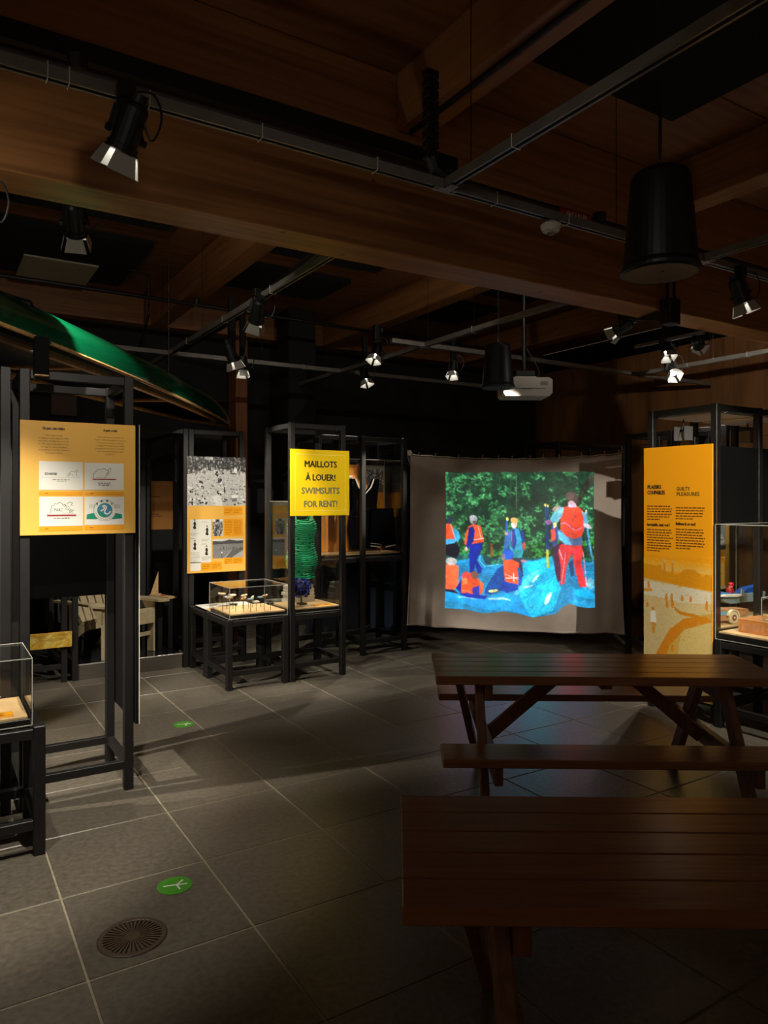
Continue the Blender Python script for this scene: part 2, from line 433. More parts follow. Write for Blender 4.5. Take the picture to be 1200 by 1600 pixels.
unistrut('ceiling_rail', (-1.2, 2.8, ZR), (6.9, 2.8, ZR), 'steel channel rail running in front of the main beam from upper left', ties=(1.55, 1.62, 1.9, 2.35, 2.9, 3.6, 4.1), drops=((.9, .98), (4.5, .98), (7.2, .98)))
unistrut('ceiling_rail', (2.09, -1.0, ZR), (2.09, 2.77, ZR), 'steel channel rail slanting in from the top right corner', ties=(2.0, 3.3), drops=((1.8, .98), (3.6, .98)))
unistrut('ceiling_rail', (2.09, 3.85, ZR), (2.09, 9.25, ZR), 'steel channel rail over the green canoe at left', ties=(1, 2, 3), drops=((2.6, .98), (3.9, .98)))
unistrut('ceiling_rail', (4.09, 3.85, ZR), (4.09, 9.25, ZR), 'steel channel rail left of the far hanging speaker', ties=(1.2,), drops=((1.9, .98),))
unistrut('ceiling_rail', (4.09, -1, ZR), (4.09, 2.77, ZR), 'steel channel rail at the right edge behind the big speaker', ties=(3,), drops=((3.2, .98),))
unistrut('ceiling_rail', (3.7, 5.8, ZR), (8.6, 5.8, ZR), 'steel channel rail passing behind the far speaker and above the projector', drops=((1, .98), (3.2, .98)))
unistrut('ceiling_rail', (-1, 7.5, ZR), (6.2, 7.5, ZR), 'faint far rail in front of the black back wall', ties=(3.1, 3.9, 4.6, 5.2), drops=((4.1, .98), (6, .98)))
unistrut('ceiling_rail', (7.2, 2.2, ZR), (7.2, 5.78, ZR), 'steel channel rail along the plywood wall at right', ties=(2.2, 2.9), drops=((2.6, .98),))
# corner plates where rails meet
for (u, v, lb) in ((2.09, 2.79, 'bolted corner plate where two rails meet, upper centre'), (4.09, 2.79, 'bolted corner plate beside the big hanging speaker'), (4.09, 5.8, 'bolted corner plate on the far rails left of the projector')):
    t = thing('corner_plate', lb, 'bracket', (u, v, ZR-.006))
    mb = MB(); mb.prism([(-.07, -.022), (.05, -.022), (.05, .022), (.022, .022), (.022, .07), (-.022, .07), (-.022, .022), (-.07, .022)], -.004, .0, Matrix.Rotation(math.pi/2, 4, 'X'))
    obj('plate', mb, M_alu, t)
    for x, y in ((-.05, 0), (.035, 0), (0, -.05)):
        obj('bolt', MB().lathe([(.009, -.009), (.009, 0)], 6, Matrix.Translation((x, y, 0))), M_alu, t)
# black trunking along the main beam, pipes
tag(obj('cable_tray', B(-2, 2.6, 3.35, 3.45, 3.53, 3.62, .004), M_blackm), 'black cable trunking along the top of the main beam face', 'conduit')
def pipe(name, pts, r, m, label, clamps=()):
    t = thing(name, label, 'pipe', pts[0]); p0 = Vector(pts[0])
    obj('pipe_run', MB().tube([Vector(p)-p0 for p in pts], r, 10), m, t)
    for c in clamps:
        c = Vector(c)-p0; obj('pipe_clamp', MB().tube([c+Vector((0, 0, 0)), c+Vector((0, 0, .06))], r*1.5, 8), m, t)
    return t
pipe('conduit', [(-2, 7.55, 3.7), (1, 7.55, 3.7), (4.6, 7.66, 3.7), (6.5, 7.7, 3.7)], .02, M_blackm, 'black pipe running under the far cross beams at left', [(0, 7.55, 3.7), (2.4, 7.59, 3.7), (4.75, 7.66, 3.7)])
pipe('conduit', [(1.78, 7.9, 4.05), (1.98, 7.9, 4.03), (1.98, 7.9, 3.6), (1.98, 8.4, 3.28), (1.8, 8.8, 3.2)], .014, M_blackm, 'thin black cable dropping from the large ceiling panel at left')
pipe('sprinkler_pipe', [(-2, 3.1, 3.34), (2.2, 3.1, 3.34), (3.0, 3.1, 3.34), (6, 3.1, 3.34)], .026, mat('dark_pipe', sr(40, 30, 26), .5), 'dark sprinkler pipe in front of the main beam', [(.5, 3.1, 3.34), (3.5, 3.1, 3.34)])
pipe('conduit', [(2.37, 1.0, 3.77), (2.37, 3.5, 3.77)], .016, M_blackm, 'black cable strip under the near cross beam at top centre')
pipe('conduit', [(2.33, 3.9, 3.45), (2.6, 7.0, 3.45), (2.6, 9.0, 3.45)], .03, M_blackm, 'black duct pipe beside the lamp rail, centre left')
# red GICLEUR sprinkler tag on the pipe
t = thing('pipe_marker', 'red pipe marker lettered GICLEUR behind the big hanging speaker', 'label', (3.27, 3.065, 3.33))
obj('sleeve', MB().tube([(-.13, .035, .01), (.13, .035, .01)], .031, 12), mat('red_sleeve', sr(150, 30, 20), .5), t)
text('lettering', 'GICLEUR', 0, -.012, .026, M_paper, t, y=.0025, sx=1.2)
# chains / black vertical cable chain near top centre
t = thing('cable_chain', 'black drag chain of cables hanging above the rail junction', 'cable', (2.03, 2.83, 3.2))
for k in range(9):
    obj('chain_link', B(-.035, .035, -.025, .025, .06+k*.048, .06+k*.048+.042, .006), M_blackm, t)
obj('elbow', MB().tube([(0, 0, .07), (.02, 0, .02), (.1, 0, -.01), (.2, 0, -.02)], .03, 8), M_blackm, t)
# smoke detector
t = thing('smoke_detector', 'round white detector on the rail left of the big speaker', 'detector', (2.81, 2.82, 3.09))
obj('housing', MB().lathe([(.02, -.03), (.045, -.022), (.055, 0), (.055, .012), (.03, .03)], 24), M_white, t)
obj('sensor_cap', MB().lathe([(.012, -.042), (.02, -.038), (.02, -.03)], 16), mat('grey_plastic', sr(120, 118, 112), .5), t)

# ------------------------------------------------------------------ spot lamps
def curve3(P, n=5):
    o = []
    for i in range(len(P)-1):
        a, b, c, d = P[max(0, i-1)], P[i], P[i+1], P[min(len(P)-1, i+2)]
        for k in range(n):
            t = k/n; o.append(.5*(2*b+(c-a)*t+(2*a-5*b+4*c-d)*t*t+(3*b-a-3*c+d)*t**3))
    return o+[P[-1]]
def track_lamp(loc, target, power, size=60, label='', ref=1.0, roll=0, stem=.0, group=None, blend=.5, flap=1.0, col=LAMP, fl_ang=(16, 16, 16, 16), rod=False):
    """theatre spot with yoke, round can and four barn doors; the light leaves from its lens"""
    t = thing('track_spotlight', label, 'spotlight', loc, 0, group)
    loc = Vector(loc); d = (Vector(target)-loc).normalized()
    # frame: Z axis = beam direction
    z = d; x = Vector((0, 0, 1)).cross(z)
    x = x.normalized() if x.length > 1e-3 else Vector((1, 0, 0)); y = z.cross(x)
    M = Matrix(((x.x, y.x, z.x, 0), (x.y, y.y, z.y, 0), (x.z, y.z, z.z, 0), (0, 0, 0, 1))) @ Matrix.Rotation(math.radians(roll), 4, 'Z')
    s = ref
    obj('lamp_can', MB().lathe([(.02*s, -.12*s), (.04*s, -.115*s), (.048*s, -.1*s), (.05*s, .03*s), (.056*s, .032*s), (.056*s, .05*s), (.05*s, .05*s), (.046*s, .01*s), (.0, .01*s)], 20, M, closed=False), M_blackm, t)
    obj('heat_sink', MB().lathe([(.03*s, -.15*s), (.03*s, -.12*s)], 14, M), M_blackm, t)
    obj('lens', MB().lathe([(.0, .02*s), (.043*s, .02*s)], 20, M, closed=False), M_glow, t)
    for sx in (-1, 1):
        h = .058*s*sx
        obj('yoke_arm', MB().bar(M.to_3x3() @ Vector((h, 0, 0)), Vector((x.x*h*.6, x.y*h*.6, .10*s)), .006*s, .03*s), M_blackm, t)
        obj('yoke_knob', MB().lathe([(.013*s, 0), (.013*s, .018*s*1)], 10, M @ Matrix.Rotation(sx*math.pi/2, 4, 'Y') @ Matrix.Translation((0, 0, .058*s))), M_blackm, t)
    obj('yoke_head', B(-.032*s, .032*s, -.022*s, .022*s, .09*s, .13*s, .004), M_blackm, t)
    obj('adaptor', B(-.03*s, .03*s, -.03*s, .03*s, .13*s, .17*s+stem, .004), M_blackm, t)
    ob = obj('door_ring', MB().lathe([(.051*s, .05*s), (.062*s, .05*s), (.062*s, .056*s), (.051*s, .056*s), (.051*s, .05*s)], 20, M, closed=False), M_blackm, t)
    for k in range(4):
        a = math.radians(fl_ang[k]); Mk = M @ Matrix.Rotation(k*math.pi/2, 4, 'Z') @ Matrix.Translation((0, .052*s, .056*s)) @ Matrix.Rotation(-a, 4, 'X')
        L = .075*s*flap; w0, w1 = .038*s, .055*s
        mb = MB().prism([(-w0, 0), (w0, 0), (w1, L), (-w1, L)], 0, .0015, Mk)
        obj('barn_door', mb, M_flap, t)
        obj('barn_hinge', MB().tube([Mk @ Vector((-.02*s, .001, 0)), Mk @ Vector((.02*s, .001, 0))], .004*s, 6), M_alu, t)
    px_ = Vector((CC, -SS, 0)); obj('power_cable', MB().tube(curve3([px_*.02*s+Vector((0, 0, .16*s)), px_*.10*s+Vector((0, 0, .15*s)), px_*.13*s+Vector((0, 0, .06*s)), px_*.09*s+Vector((0, 0, -.02*s)), M.to_3x3() @ Vector((0, 0, -.13*s))]), .0045*s, 6), M_blackm, t)
    if rod: obj('drop_rod', MB().tube([(0, 0, .169*s+stem), (0, 0, 4.112-loc.z)], .006, 6), M_blackm, t)
    li = bpy.data.lights.new('lamp_light', 'SPOT'); li.energy = power*LE; li.color = col; li.spot_size = math.radians(size); li.spot_blend = blend
    li.shadow_soft_size = .018*s
    lo = bpy.data.objects.new('lamp_light', li); COL.objects.link(lo); lo.parent = t
    lo.matrix_parent_inverse = Matrix.Identity(4); lo.matrix_local = M @ Matrix.Translation((0, 0, .03*s)) @ Matrix.Rotation(math.pi, 4, 'X')
    return t
def at(px, py, v=None, u=None, z=None):
    """room point seen along a sight line measured off the photograph, on a known plane of the room"""
    k = (px-600)/1137.
    if v is not None: Y = v/(-SS*k+CC)
    elif u is not None: Y = u/(CC*k+SS)
    else: Y = 1137.*(z-1.64)/(780-py)
    X = k*Y
    return (CC*X+SS*Y, -SS*X+CC*Y, 1.64+(780-py)/1137.*Y)
track_lamp(at(197, 212, v=2.76), (.0, 3.95, .7), 150, 60, 'nearest spotlight, hanging large at upper left with one white flap', 1.0, 15, .02)
track_lamp(at(117, 350, v=4.3), (1.45, 7.4, .3), 110, 50, 'spotlight at left beside the unlit light tile, flaps lit on three sides', 1.05, 0, .06)
track_lamp(at(402, 492, u=2.05), (2.2, 6.6, 1.2), 110, 66, 'spotlight under the rail above the canoe tip, glowing white flap', 1.0, 25, .02)
track_lamp(at(362, 556, v=6.1), (2.99, 6.25, 1.05), 75, 52, 'left of the pair of small spotlights over the canoe tip', .95, 0, .35)
track_lamp(at(379, 572, v=6.3), (2.4, 6.2, .6), 40, 60, 'right, lower of the pair of small spotlights over the canoe tip', .8, 0, .35)
track_lamp(at(588, 550, u=4.0), (3.0, 6.2, .9), 90, 36, 'upper of two small spotlights left of the far speaker', .95, 0, .12)
track_lamp(at(570, 588, v=7.1), (4.5, 6.0, .1), 26, 60, 'lower of two small spotlights left of the far speaker', .9, 0, .3)
track_lamp(at(708, 576, v=5.85), (3.7, 5.3, .0), 22, 60, 'small dim spotlight between the far speaker and the black wall', .8, 0, .2)
track_lamp(at(971, 514, v=4.05), (3.85, 7.0, 1.5), 260, 17, 'spotlight under the main beam right of the projector', .9, 0, .02)
track_lamp(at(1040, 545, u=5.5), (5.2, 3.1, .8), 60, 60, 'middle spotlight of the trio at right, below the bracket arm', .85, 10, .08)
track_lamp(at(1049, 578, u=6.2), (5.3, 2.6, .6), 50, 60, 'lowest spotlight of the trio at right', .9, 0, .1, rod=True)
track_lamp(at(1090, 536, u=5.6), (8.7, 5.2, 2.3), 42, 80, 'right spotlight of the trio, turned toward the plywood wall', .85, 30, .02)
track_lamp(at(1157, 462, v=2.75), (5.2, 2.3, .5), 50, 60, 'spotlight at right edge hanging under the corner plate', .95, -25, .03)
track_lamp(at(-34, 340, v=3.2), (.2, 3.7, .3), 60, 70, 'spotlight half cut off by the left edge of the picture', .9, 0, .1)
# unseen lamps: first those read off the lit panels, then ones added as fill
track_lamp((.1, 1.75, 3.0), (.7, 4.23, 1.7), 55, 42, 'spotlight overhead above the camera aimed at the park panel', 1, 0, .02)
track_lamp((1.35, 1.15, 3.0), (3.02, 5.96, 1.8), 240, 15, 'spotlight overhead right of the camera aimed at the yellow swimsuit sign', 1, 0, .02)
track_lamp((2.7, .3, 3.0), (4.83, 3.52, 1.35), 460, 30, 'spotlight on the near rail aimed at the tall orange panel', 1, 0, .02)

track_lamp((-1.0, 4.5, 2.38), (1.7, 5.5, 0), 230, 64, 'unseen spotlight added beyond the left edge to rake the floor', 1, 0, .57)  # unseen lamp added for the floor; its long stem reaches no rail
track_lamp((.5, .9, 3.0), (5.35, 5.9, .95), 100, 19, 'unseen spotlight above the camera, added to brighten the hanging sheet', 1, 0, .02)  # added fill for the sheet cloth
track_lamp((-.3, 2.9, 2.72), (2.4, 4.8, 3.2), 3.5, 100, 'unseen spotlight added beyond the left edge, turned up to brighten the beams', 1, 0, .3)  # added uplight in place of light bounced off the floor
track_lamp((1.15, 4.05, 3.62), (2.4, 7.2, 3.95), 15, 120, 'unseen uplight added behind the main beam to brighten the left ceiling', 1, 0, .3)  # hidden uplight added where bounce leaves the far ceiling dark
track_lamp((3.7, 4.05, 3.62), (4.6, 7.2, 3.95), 13, 120, 'unseen uplight added behind the main beam to brighten the middle ceiling', 1, 0, .3)  # another hidden uplight, added for the ceiling farther right
track_lamp((.8, .8, 3.0), (3.95, 6.95, 1.5), 160, 11, 'unseen spotlight above the camera, added to brighten the black swimsuits display', 1, 0, .02)  # narrow fill added to even out the orange board behind the suits
track_lamp((4.0, 1.4, 3.0), (5.2, 2.75, .75), 130, 34, 'unseen spotlight beyond the right edge, added to brighten the toy cases', 1, 0, .02)  # unseen lamp added because the cases need more light
# big hanging speakers
def speaker(loc, s, label):
    t = thing('pendant_speaker', label, 'speaker', loc)
    obj('cabinet', MB().lathe([(.0, .375*s), (.095*s, .375*s), (.108*s, .365*s), (.113*s, .35*s), (.14*s, .02*s), (.15*s, .0), (.15*s, -.012*s), (.138*s, -.02*s)], 40, closed=False), M_blackm, t)
    bm = obj('grille', MB().lathe([(.138*s, -.019*s), (.07*s, -.012*s), (0, -.01*s)], 40, closed=False), vary(mat('speaker_grille', sr(48, 46, 44), .6), .2, 200), t)
    obj('brand_badge', MB().ell(.0, -.01, -.014*s, .012, .006, .003, 8, 4), M_alu, t)
    obj('hook', MB().tube([(0, 0, .37*s), (0, 0, .4*s), (.012, 0, .415*s), (0, 0, .43*s), (-.01, 0, .42*s)], .003, 6), M_alu, t)
    obj('suspension_cable', MB().tube([(0, 0, .42*s), (.004, 0, .6), (0, 0, 1.45)], .004, 6), M_blackm, t)
    obj('signal_cable', MB().tube([(.02, .02, .37*s), (.016, .016, .5), (.012, .01, .8), (.005, .005, 1.45)], .005, 6), M_blackm, t)
    return t
t = speaker((2.428, 1.844, 2.54), 1.0, 'big black pendant speaker hanging near at upper right')
t = speaker((4.306, 4.974, 2.65), 1.0, 'smaller looking black pendant speaker hanging far, beside the projector')
# bracket with black box under the main beam
t = thing('beam_bracket', 'black box and arm fixed under the main beam below the big speaker', 'bracket', (4.72, 3.5, 2.95))
obj('bracket_box', B(-.06, .06, -.05, .05, 0, .19, .006), M_blackm, t)
obj('strap', B(-.05, -.03, -.012, .0, .19, .5), M_blackm, t); obj('strap', B(.03, .05, -.012, .0, .19, .5), M_blackm, t)
obj('arm', MB().bar((0, .05, .06), (.12, .56, .2), .07, .05, .004), M_blackm, t)
t = thing('lamp_bracket', 'thin grey bar carrying two of the spotlights at right', 'bracket', (5.5, 4.1, 3.04))
obj('bar', MB().bar((0, -.35, 0), (0, .35, 0), .03, .03, .003), M_alu, t)
obj('rod', MB().tube([(0, 0, 0), (0, 0, 1.07)], .006, 6), M_alu, t)

# projector
t = thing('projector', 'white wide projector hanging from the ceiling behind the far speaker', 'projector', (4.782, 5.149, 2.6), math.radians(-30))
PW = mat('projector_shell', sr(205, 200, 190), .4)
mb = MB().prism([(-.225, .03), (-.205, 0), (.205, 0), (.235, .03), (.235, .155), (.2, .175), (-.2, .175), (-.225, .155)], -.14, .16)
obj('shell', mb, PW, t)
obj('shade_gap', B(-.19, .17, -.1425, -.139, .068, .073), M_blackm, t)
obj('latch', B(-.06, .04, -.144, -.139, .062, .07), mat('latch_grey', sr(80, 80, 80), .5), t)
for sx in (0, .012):
    obj('status_light', B(-.165+sx, -.156+sx, -.1435, -.139, .082, .094), mat('blue_led', sr(60, 130, 255), .4, emit=(.05, .3, 1), es=4), t)
obj('vent', B(.12, .19, -.1425, -.139, .1, .135), mat('vent_grey', sr(150, 146, 138), .6), t)
obj('mount_plate', B(-.1, .1, -.07, .07, .1755, .195, .003), PW, t)
obj('ceiling_pole', MB().tube([(0, 0, .19), (0, 0, 1.5)], .02, 12), M_blackm, t)
obj('mount_box', B(-.09, .09, -.06, .06, .2, .25, .004), M_blackm, t)
obj('power_cable', MB().tube([(.12, .05, .17), (.16, .05, .25), (.1, .05, .38), (.02, .05, .5)], .007, 6), M_blackm, t)

# ------------------------------------------------------------------ exhibit frames (posts 5 cm, bays of about 55 cm)
PS = .05
def frame(u0, u1, v0, v1, zt, label, rails=('f', 'b', 'l', 'r'), low=('f', 'b', 'l', 'r'), zl=.12, posts=(0, 1, 2, 3), mids=(), cat='frame', name='exhibit_frame', zr=None, group=None):
    """outer size u0..u1, v0..v1; top rails and low stretchers on the named sides"""
    t = thing(name, label, cat, (u0, v0, 0), 0, group); w_, d_ = u1-u0, v1-v0
    P = [(0, 0), (w_-PS, 0), (0, d_-PS), (w_-PS, d_-PS)]
    for k in posts: obj('post', B(P[k][0], P[k][0]+PS, P[k][1], P[k][1]+PS, 0, zt, .003), M_black, t)
    def rail(side, z, nm):
        e = .004
        if side in 'fb':
            y = .004 if side == 'f' else d_-PS+.006
            return obj(nm, B(PS+.0005, w_-PS-.0005, y, y+.04, z, z+.045, .002), M_black, t)
        x = .004 if side == 'l' else w_-PS+.006
        return obj(nm, B(x, x+.04, PS+.0005, d_-PS-.0005, z, z+.045, .002), M_black, t)
    for s_ in rails: rail(s_, (zr or zt)-.05, 'top_rail')
    for s_ in low: rail(s_, zl, 'stretcher')
    for s_, z in mids: rail(s_, z, 'mid_rail')
    return t
def stand(u0, u1, v0, v1, zt, label, **k): return frame(u0, u1, v0, v1, zt, label, name='display_stand', cat='stand', zr=zt-.006, **k)
def case(u0, u1, v0, v1, z0, z1, label, base=.04, lid=True, zb=None):
    """clear cover with five panes over a black plinth topped with pale plywood"""
    t = thing('display_case', label, 'display case', (u0, v0, z0)); w_, d_, h = u1-u0, v1-v0, z1-z0; g = .005
    obj('plinth', B(g+.002, w_-g-.002, g+.002, d_-g-.002, .0, base-.012, .002), M_blackm, t)
    obj('base_board', B(g+.012, w_-g-.012, g+.012, d_-g-.012, base-.0118, base, .001), M_pine, t)
    for q in ((0, w_, 0, g), (0, w_, d_-g, d_), (0, g, g, d_-g), (w_-g, w_, g, d_-g)):
        obj('pane', B(q[0], q[1], q[2], q[3], .0005, h-g), M_glass, t)
    obj('lid_pane', B(0, w_, 0, d_, h-g+.0005, h), M_glass, t)
    e = .0018
    for x in (0, w_):
        for y in (0, d_): obj('edge_seam', B(x-e, x+e, y-e, y+e, 0, h), M_edge, t)
    for z in (.0, h):
        for y in (0, d_): obj('edge_seam', B(e, w_-e, y-e, y+e, z-e, z+e), M_edge, t)
        for x in (0, w_): obj('edge_seam', B(x-e, x+e, e, d_-e, z-e, z+e), M_edge, t)
    return t
def card(x, y, z, w_, d_, label, m=M_ora, rz=0, n=4):
    t = thing('caption_card', label, 'caption', (x, y, z), rz)
    obj('card', B(-w_/2, w_/2, -d_/2, d_/2, 0, .003, .0005), m, t)
    mb = MB(); q = random.Random(int(x*100))
    for c in (-.25, .23):
        for k in range(n):
            a = (c-.19)*w_; e = (c+.19)*w_*q.uniform(.8, 1); yy = d_*(.33-.66*k/max(1, n-1))
            mb.add([(a, yy, .0036), (e, yy, .0036), (e, yy+d_*.06, .0036), (a, yy+d_*.06, .0036)], [(0, 1, 2, 3)])
    o = obj('caption_text', mb, M_inkb, t); o['kind'] = 'stuff'
    return t

# --- F1: tall frame with the park panel
frame(.40, .98, 4.245, 4.79, 2.33, 'tall black frame behind the park panel at left, with open top')
tag(obj('side_board', B(.985, 1.003, 4.225, 4.80, .37, 2.06, .002), M_bboard), 'black board on the right side of the park panel frame, with a pale front edge', 'board')
tag(obj('edge_strip', B(1.0035, 1.0065, 4.214, 4.224, .37, 2.06, .001), mat('pale_edge', sr(210, 205, 190), .3)), 'thin pale strip for the lit edge of the side board by the park panel', 'trim')  # bright lit edge of the black board put in as pale colour
tag(obj('back_board', B(.46, .93, 4.74, 4.76, 1.05, 1.46, .002), M_bboard), 'black board inside the park panel frame, below the panel', 'board')
# --- poster 1
def panel(name, label, cat, loc, rz, W, H, m, th=.012):
    t = thing(name, label, cat, loc, rz)
    obj('board', B(0, W, 0, th, -H, 0, .0015), m, t)
    return t
PW_, PH = .60, .607
t = panel('park_panel', 'yellow park history panel with four white logo cards', 'panel', (.40, 4.228, 2.056), 0, PW_, PH, M_yel)
def n1(x, y):
    s = (x-118)/745.; top = 70+38*s; bot = 793-18*s
    return s*PW_, -(y-top)/(bot-top)*PH
def tx1(body, px_, py_, h, m=M_ink, **k): a, b = n1(px_, py_); return text('lettering', body, a, b, h, m, t, **k)
tx1('Un parc, une rivière', 319, 133, .0155, sx=.62, bold=.0008); tx1('A park, a river', 677, 146, .0145, sx=.62, bold=.0008)
for k, s_ in enumerate(["Né de l’esprit sportif", "et engagé de jeunes seigneurs, le Parc", "de la Rivière-des-Mille-Îles a vu le jour", "en 1987. Géré par Éco-Nature, il vise", "à protéger la rivière, ses espèces", "et ses habitats, et à la faire découvrir", "au plus grand nombre."]):
    tx1(s_, 320, 172+k*18.2, .0072, sx=.98)
for k, s_ in enumerate(["The Parc de la Rivière-des-Mille-Îles was", "created in 1987 at the instigation of a group of", "environmental young partners. The park", "is managed by Éco-Nature, and is intended", "to protect the river, its species and habitats,", "and to allow as many people as possible", "to enjoy them."]):
    tx1(s_, 677, 185+k*17.4, .0068, sx=.92)
for (a, b, c, d) in ((230, 328, 500, 508), (511, 338, 766, 508), (232, 550, 500, 730), (511, 550, 768, 722)):
    p, q = n1(a, b), n1(c, d); rect('logo_card', p[0], p[1], q[0], q[1], M_paper, t)
for (a, b, c, d) in ((230, 518, 500, 541), (511, 520, 767, 541), (232, 737, 500, 760), (511, 731, 768, 752)):
    p, q = n1(a, b), n1(c, d); rect('caption_bar', p[0], p[1], q[0], q[1], M_ora, t)
    rect('caption_word', p[0]+.028, (p[1]+q[1])/2-.001, p[0]+.044, (p[1]+q[1])/2+.0015, M_ink, t, y=-.0015)
G1 = mat('logo_grey', sr(96, 104, 92), .5); G2 = mat('logo_green', sr(70, 130, 90), .5); G3 = mat('logo_teal', sr(20, 140, 110), .5); G4 = mat('logo_blue', sr(60, 130, 160), .5)
rb = lambda pts, w_, m: ribbon('logo_line', curve([n1(*p) for p in pts]), w_, m, t)
tx1('ECO-NATURE', 302, 414, .0125, G1, sx=.55, y=-.0016, bold=.001)
rb([(400, 420), (412, 408), (425, 394), (440, 392), (448, 398), (455, 388), (464, 384), (468, 392), (460, 400), (458, 412), (464, 424)], .0022, G1)
rb([(412, 424), (418, 412), (430, 410), (440, 424)], .0018, G1); rb([(245, 428), (480, 430)], .001, G1)
for k in range(2): lines('logo_caption', n1(284+k*24, 0)[0], n1(445-k*20, 0)[0], n1(0, 442+k*9)[1], 1, 0, .003, G1, t, y=-.0016, align='c', seed=k)
rb([(568, 434), (566, 415), (575, 400), (588, 388), (600, 378), (615, 384), (628, 376), (644, 378), (652, 386), (664, 384), (660, 400), (648, 408), (650, 424), (636, 432)], .0022, G1)
rb([(655, 416), (664, 400), (662, 384), (670, 374), (680, 372), (676, 386), (672, 402), (660, 410)], .002, G1)
p, q = n1(562, 437), n1(715, 446); rect('red_rule', p[0], p[1], q[0], q[1], M_red, t, y=-.0016)
tx1('CITÉ NATURE', 605, 432, .004, G1, y=-.0016)
for k in range(2): lines('logo_caption', n1(560+k*14, 0)[0], n1(714-k*14, 0)[0], n1(0, 462+k*12)[1], 1, 0, .0038, M_ink, t, y=-.0016, align='c', seed=4+k)
rb([(292, 654), (304, 640), (296, 630), (308, 622), (304, 608), (318, 606), (326, 592), (340, 596), (352, 586), (368, 592), (376, 604), (386, 598), (400, 612), (392, 626), (412, 632), (420, 650)], .0024, G1)
rb([(400, 594), (418, 584), (436, 590), (424, 600), (440, 604)], .0025, G2); rb([(380, 596), (392, 606), (384, 614)], .003, G2); rb([(416, 650), (424, 626), (430, 648), (438, 630), (442, 640)], .0024, G2); rb([(404, 606), (414, 618), (410, 636)], .002, G1)
tx1('PARC', 349, 641, .0165, M_ink, sx=.75, y=-.0018)
p, q = n1(278, 662), n1(458, 670); rect('red_rule', p[0], p[1], q[0], q[1], M_red, t, y=-.0016)
tx1('de la Rivière-des-Mille-Îles', 368, 688, .0078, M_ink, sx=.72, y=-.0016, bold=.0003)
rb([(370, 652), (446, 653)], .0015, G1)
cx_, cz_ = n1(641, 634)
ge = lambda pts, m, y: obj('logo_shape', MB().flat([n1(*p) for p in pts], y), m, t)
ge([(522, 690), (526, 660), (560, 652), (600, 648), (680, 646), (720, 652), (752, 658), (756, 684), (700, 690), (640, 686), (580, 690)], G3, -.00155)
for dx in (546, 556, 566, 576, 706, 716, 726, 736): rb([(dx, 622), (dx+(4 if dx > 640 else -4), 598)], .002, G2)
circ = lambda r, n=40: [(cx_+r*math.cos(2*math.pi*k/n), cz_+r*math.sin(2*math.pi*k/n)) for k in range(n)]
obj('logo_shape', MB().flat(circ(.0585), -.0016), M_paper, t); ribbon('logo_line', circ(.0585), .0016, G1, t, -.002, True)
obj('logo_shape', MB().flat(circ(.038), -.002), G4, t); ribbon('logo_line', circ(.039), .002, G3, t, -.0024, True)
obj('logo_shape', MB().flat([(cx_-.0378+.0, cz_), (cx_-.03, cz_-.022), (cx_-.01, cz_-.036), (cx_+.012, cz_-.035), (cx_-.005, cz_-.02), (cx_-.018, cz_-.012)], -.0024), G3, t)
rbz = [(cx_-.022, cz_-.004), (cx_-.006, cz_+.006), (cx_-.003, cz_+.016), (cx_-.012, cz_+.022), (cx_-.001, cz_+.026), (cx_+.008, cz_+.016), (cx_+.002, cz_+.002), (cx_-.002, cz_-.01), (cx_+.008, cz_-.02), (cx_+.022, cz_-.016), (cx_+.03, cz_-.004)]
ribbon('logo_line', curve(rbz), .007, M_paper, t, -.0028)
for ch, a in zip('PARC', (138, 108, 76, 44)):
    a = math.radians(a); text('lettering', ch, cx_+.0475*math.cos(a), cz_+.0475*math.sin(a)-.001, .0125, mat('navy_ink', sr(30, 40, 80), .5), t, y=-.0024, sx=1.25, rot=a-math.pi/2, bold=.001)
w_ = 'de la Rivière-des-Mille-Îles'
for k, ch in enumerate(w_):
    a = math.radians(196+148*k/(len(w_)-1)); 
    if ch != ' ': text('lettering', ch, cx_+.052*math.cos(a), cz_+.052*math.sin(a), .0062, M_ink, t, y=-.0024, rot=a+math.pi/2)
# --- F2: foreground stand and glass case at left edge
stand(-.42, .455, 3.68, 4.17, .594, 'low black stand in the left foreground carrying a glass case', low=('f', 'b', 'l', 'r'))
case(-.38, .402, 3.712, 4.14, .597, .905, 'glass case in the left foreground holding a white model boat')
card(.18, 3.80, .6375, .3, .085, 'orange caption card in the left foreground case')
t = thing('model_boat', 'white model boat lying on the plywood in the left foreground case', 'model', (.13, 3.98, .638), math.radians(22))
MW = mat('model_white', sr(214, 212, 208), .45)
mb = MB().prism([(-.16, .03), (-.14, 0), (.1, 0), (.17, .034), (.1, .03)], -.028, .028); obj('hull', mb, MW, t)
obj('deck_house', B(-.08, .02, -.02, .02, .031, .055, .004), MW, t); obj('deck_rail', MB().tube([(-.13, -.024, .034), (-.13, -.024, .05), (.08, -.024, .05), (.13, 0, .04)], .0022, 6), MW, t)
obj('outboard_motor', B(.03, .07, -.012, .012, .031, .07, .005), MW, t)
obj('keel_stripe', B(-.13, .1, -.0288, -.0282, .002, .007), mat('model_pink', sr(190, 120, 110), .5), t)
t = thing('toy_pavilion', 'small model with a blue roof on wooden posts in the left foreground case', 'model', (.02, 4.03, .638), 0)
for x in (-.06, .03):
    for y in (-.03, .04): obj('leg', MB().tube([(x, y, 0), (x, y, .17)], .006, 6), M_rim, t)
obj('roof', MB().prism([(-.09, .17), (.06, .17), (.045, .195), (-.075, .2)], -.05, .06), mat('blue_paint', sr(60, 70, 140), .5), t)
obj('back_plate', B(-.05, .025, .035, .045, .02, .165), M_rim, t)
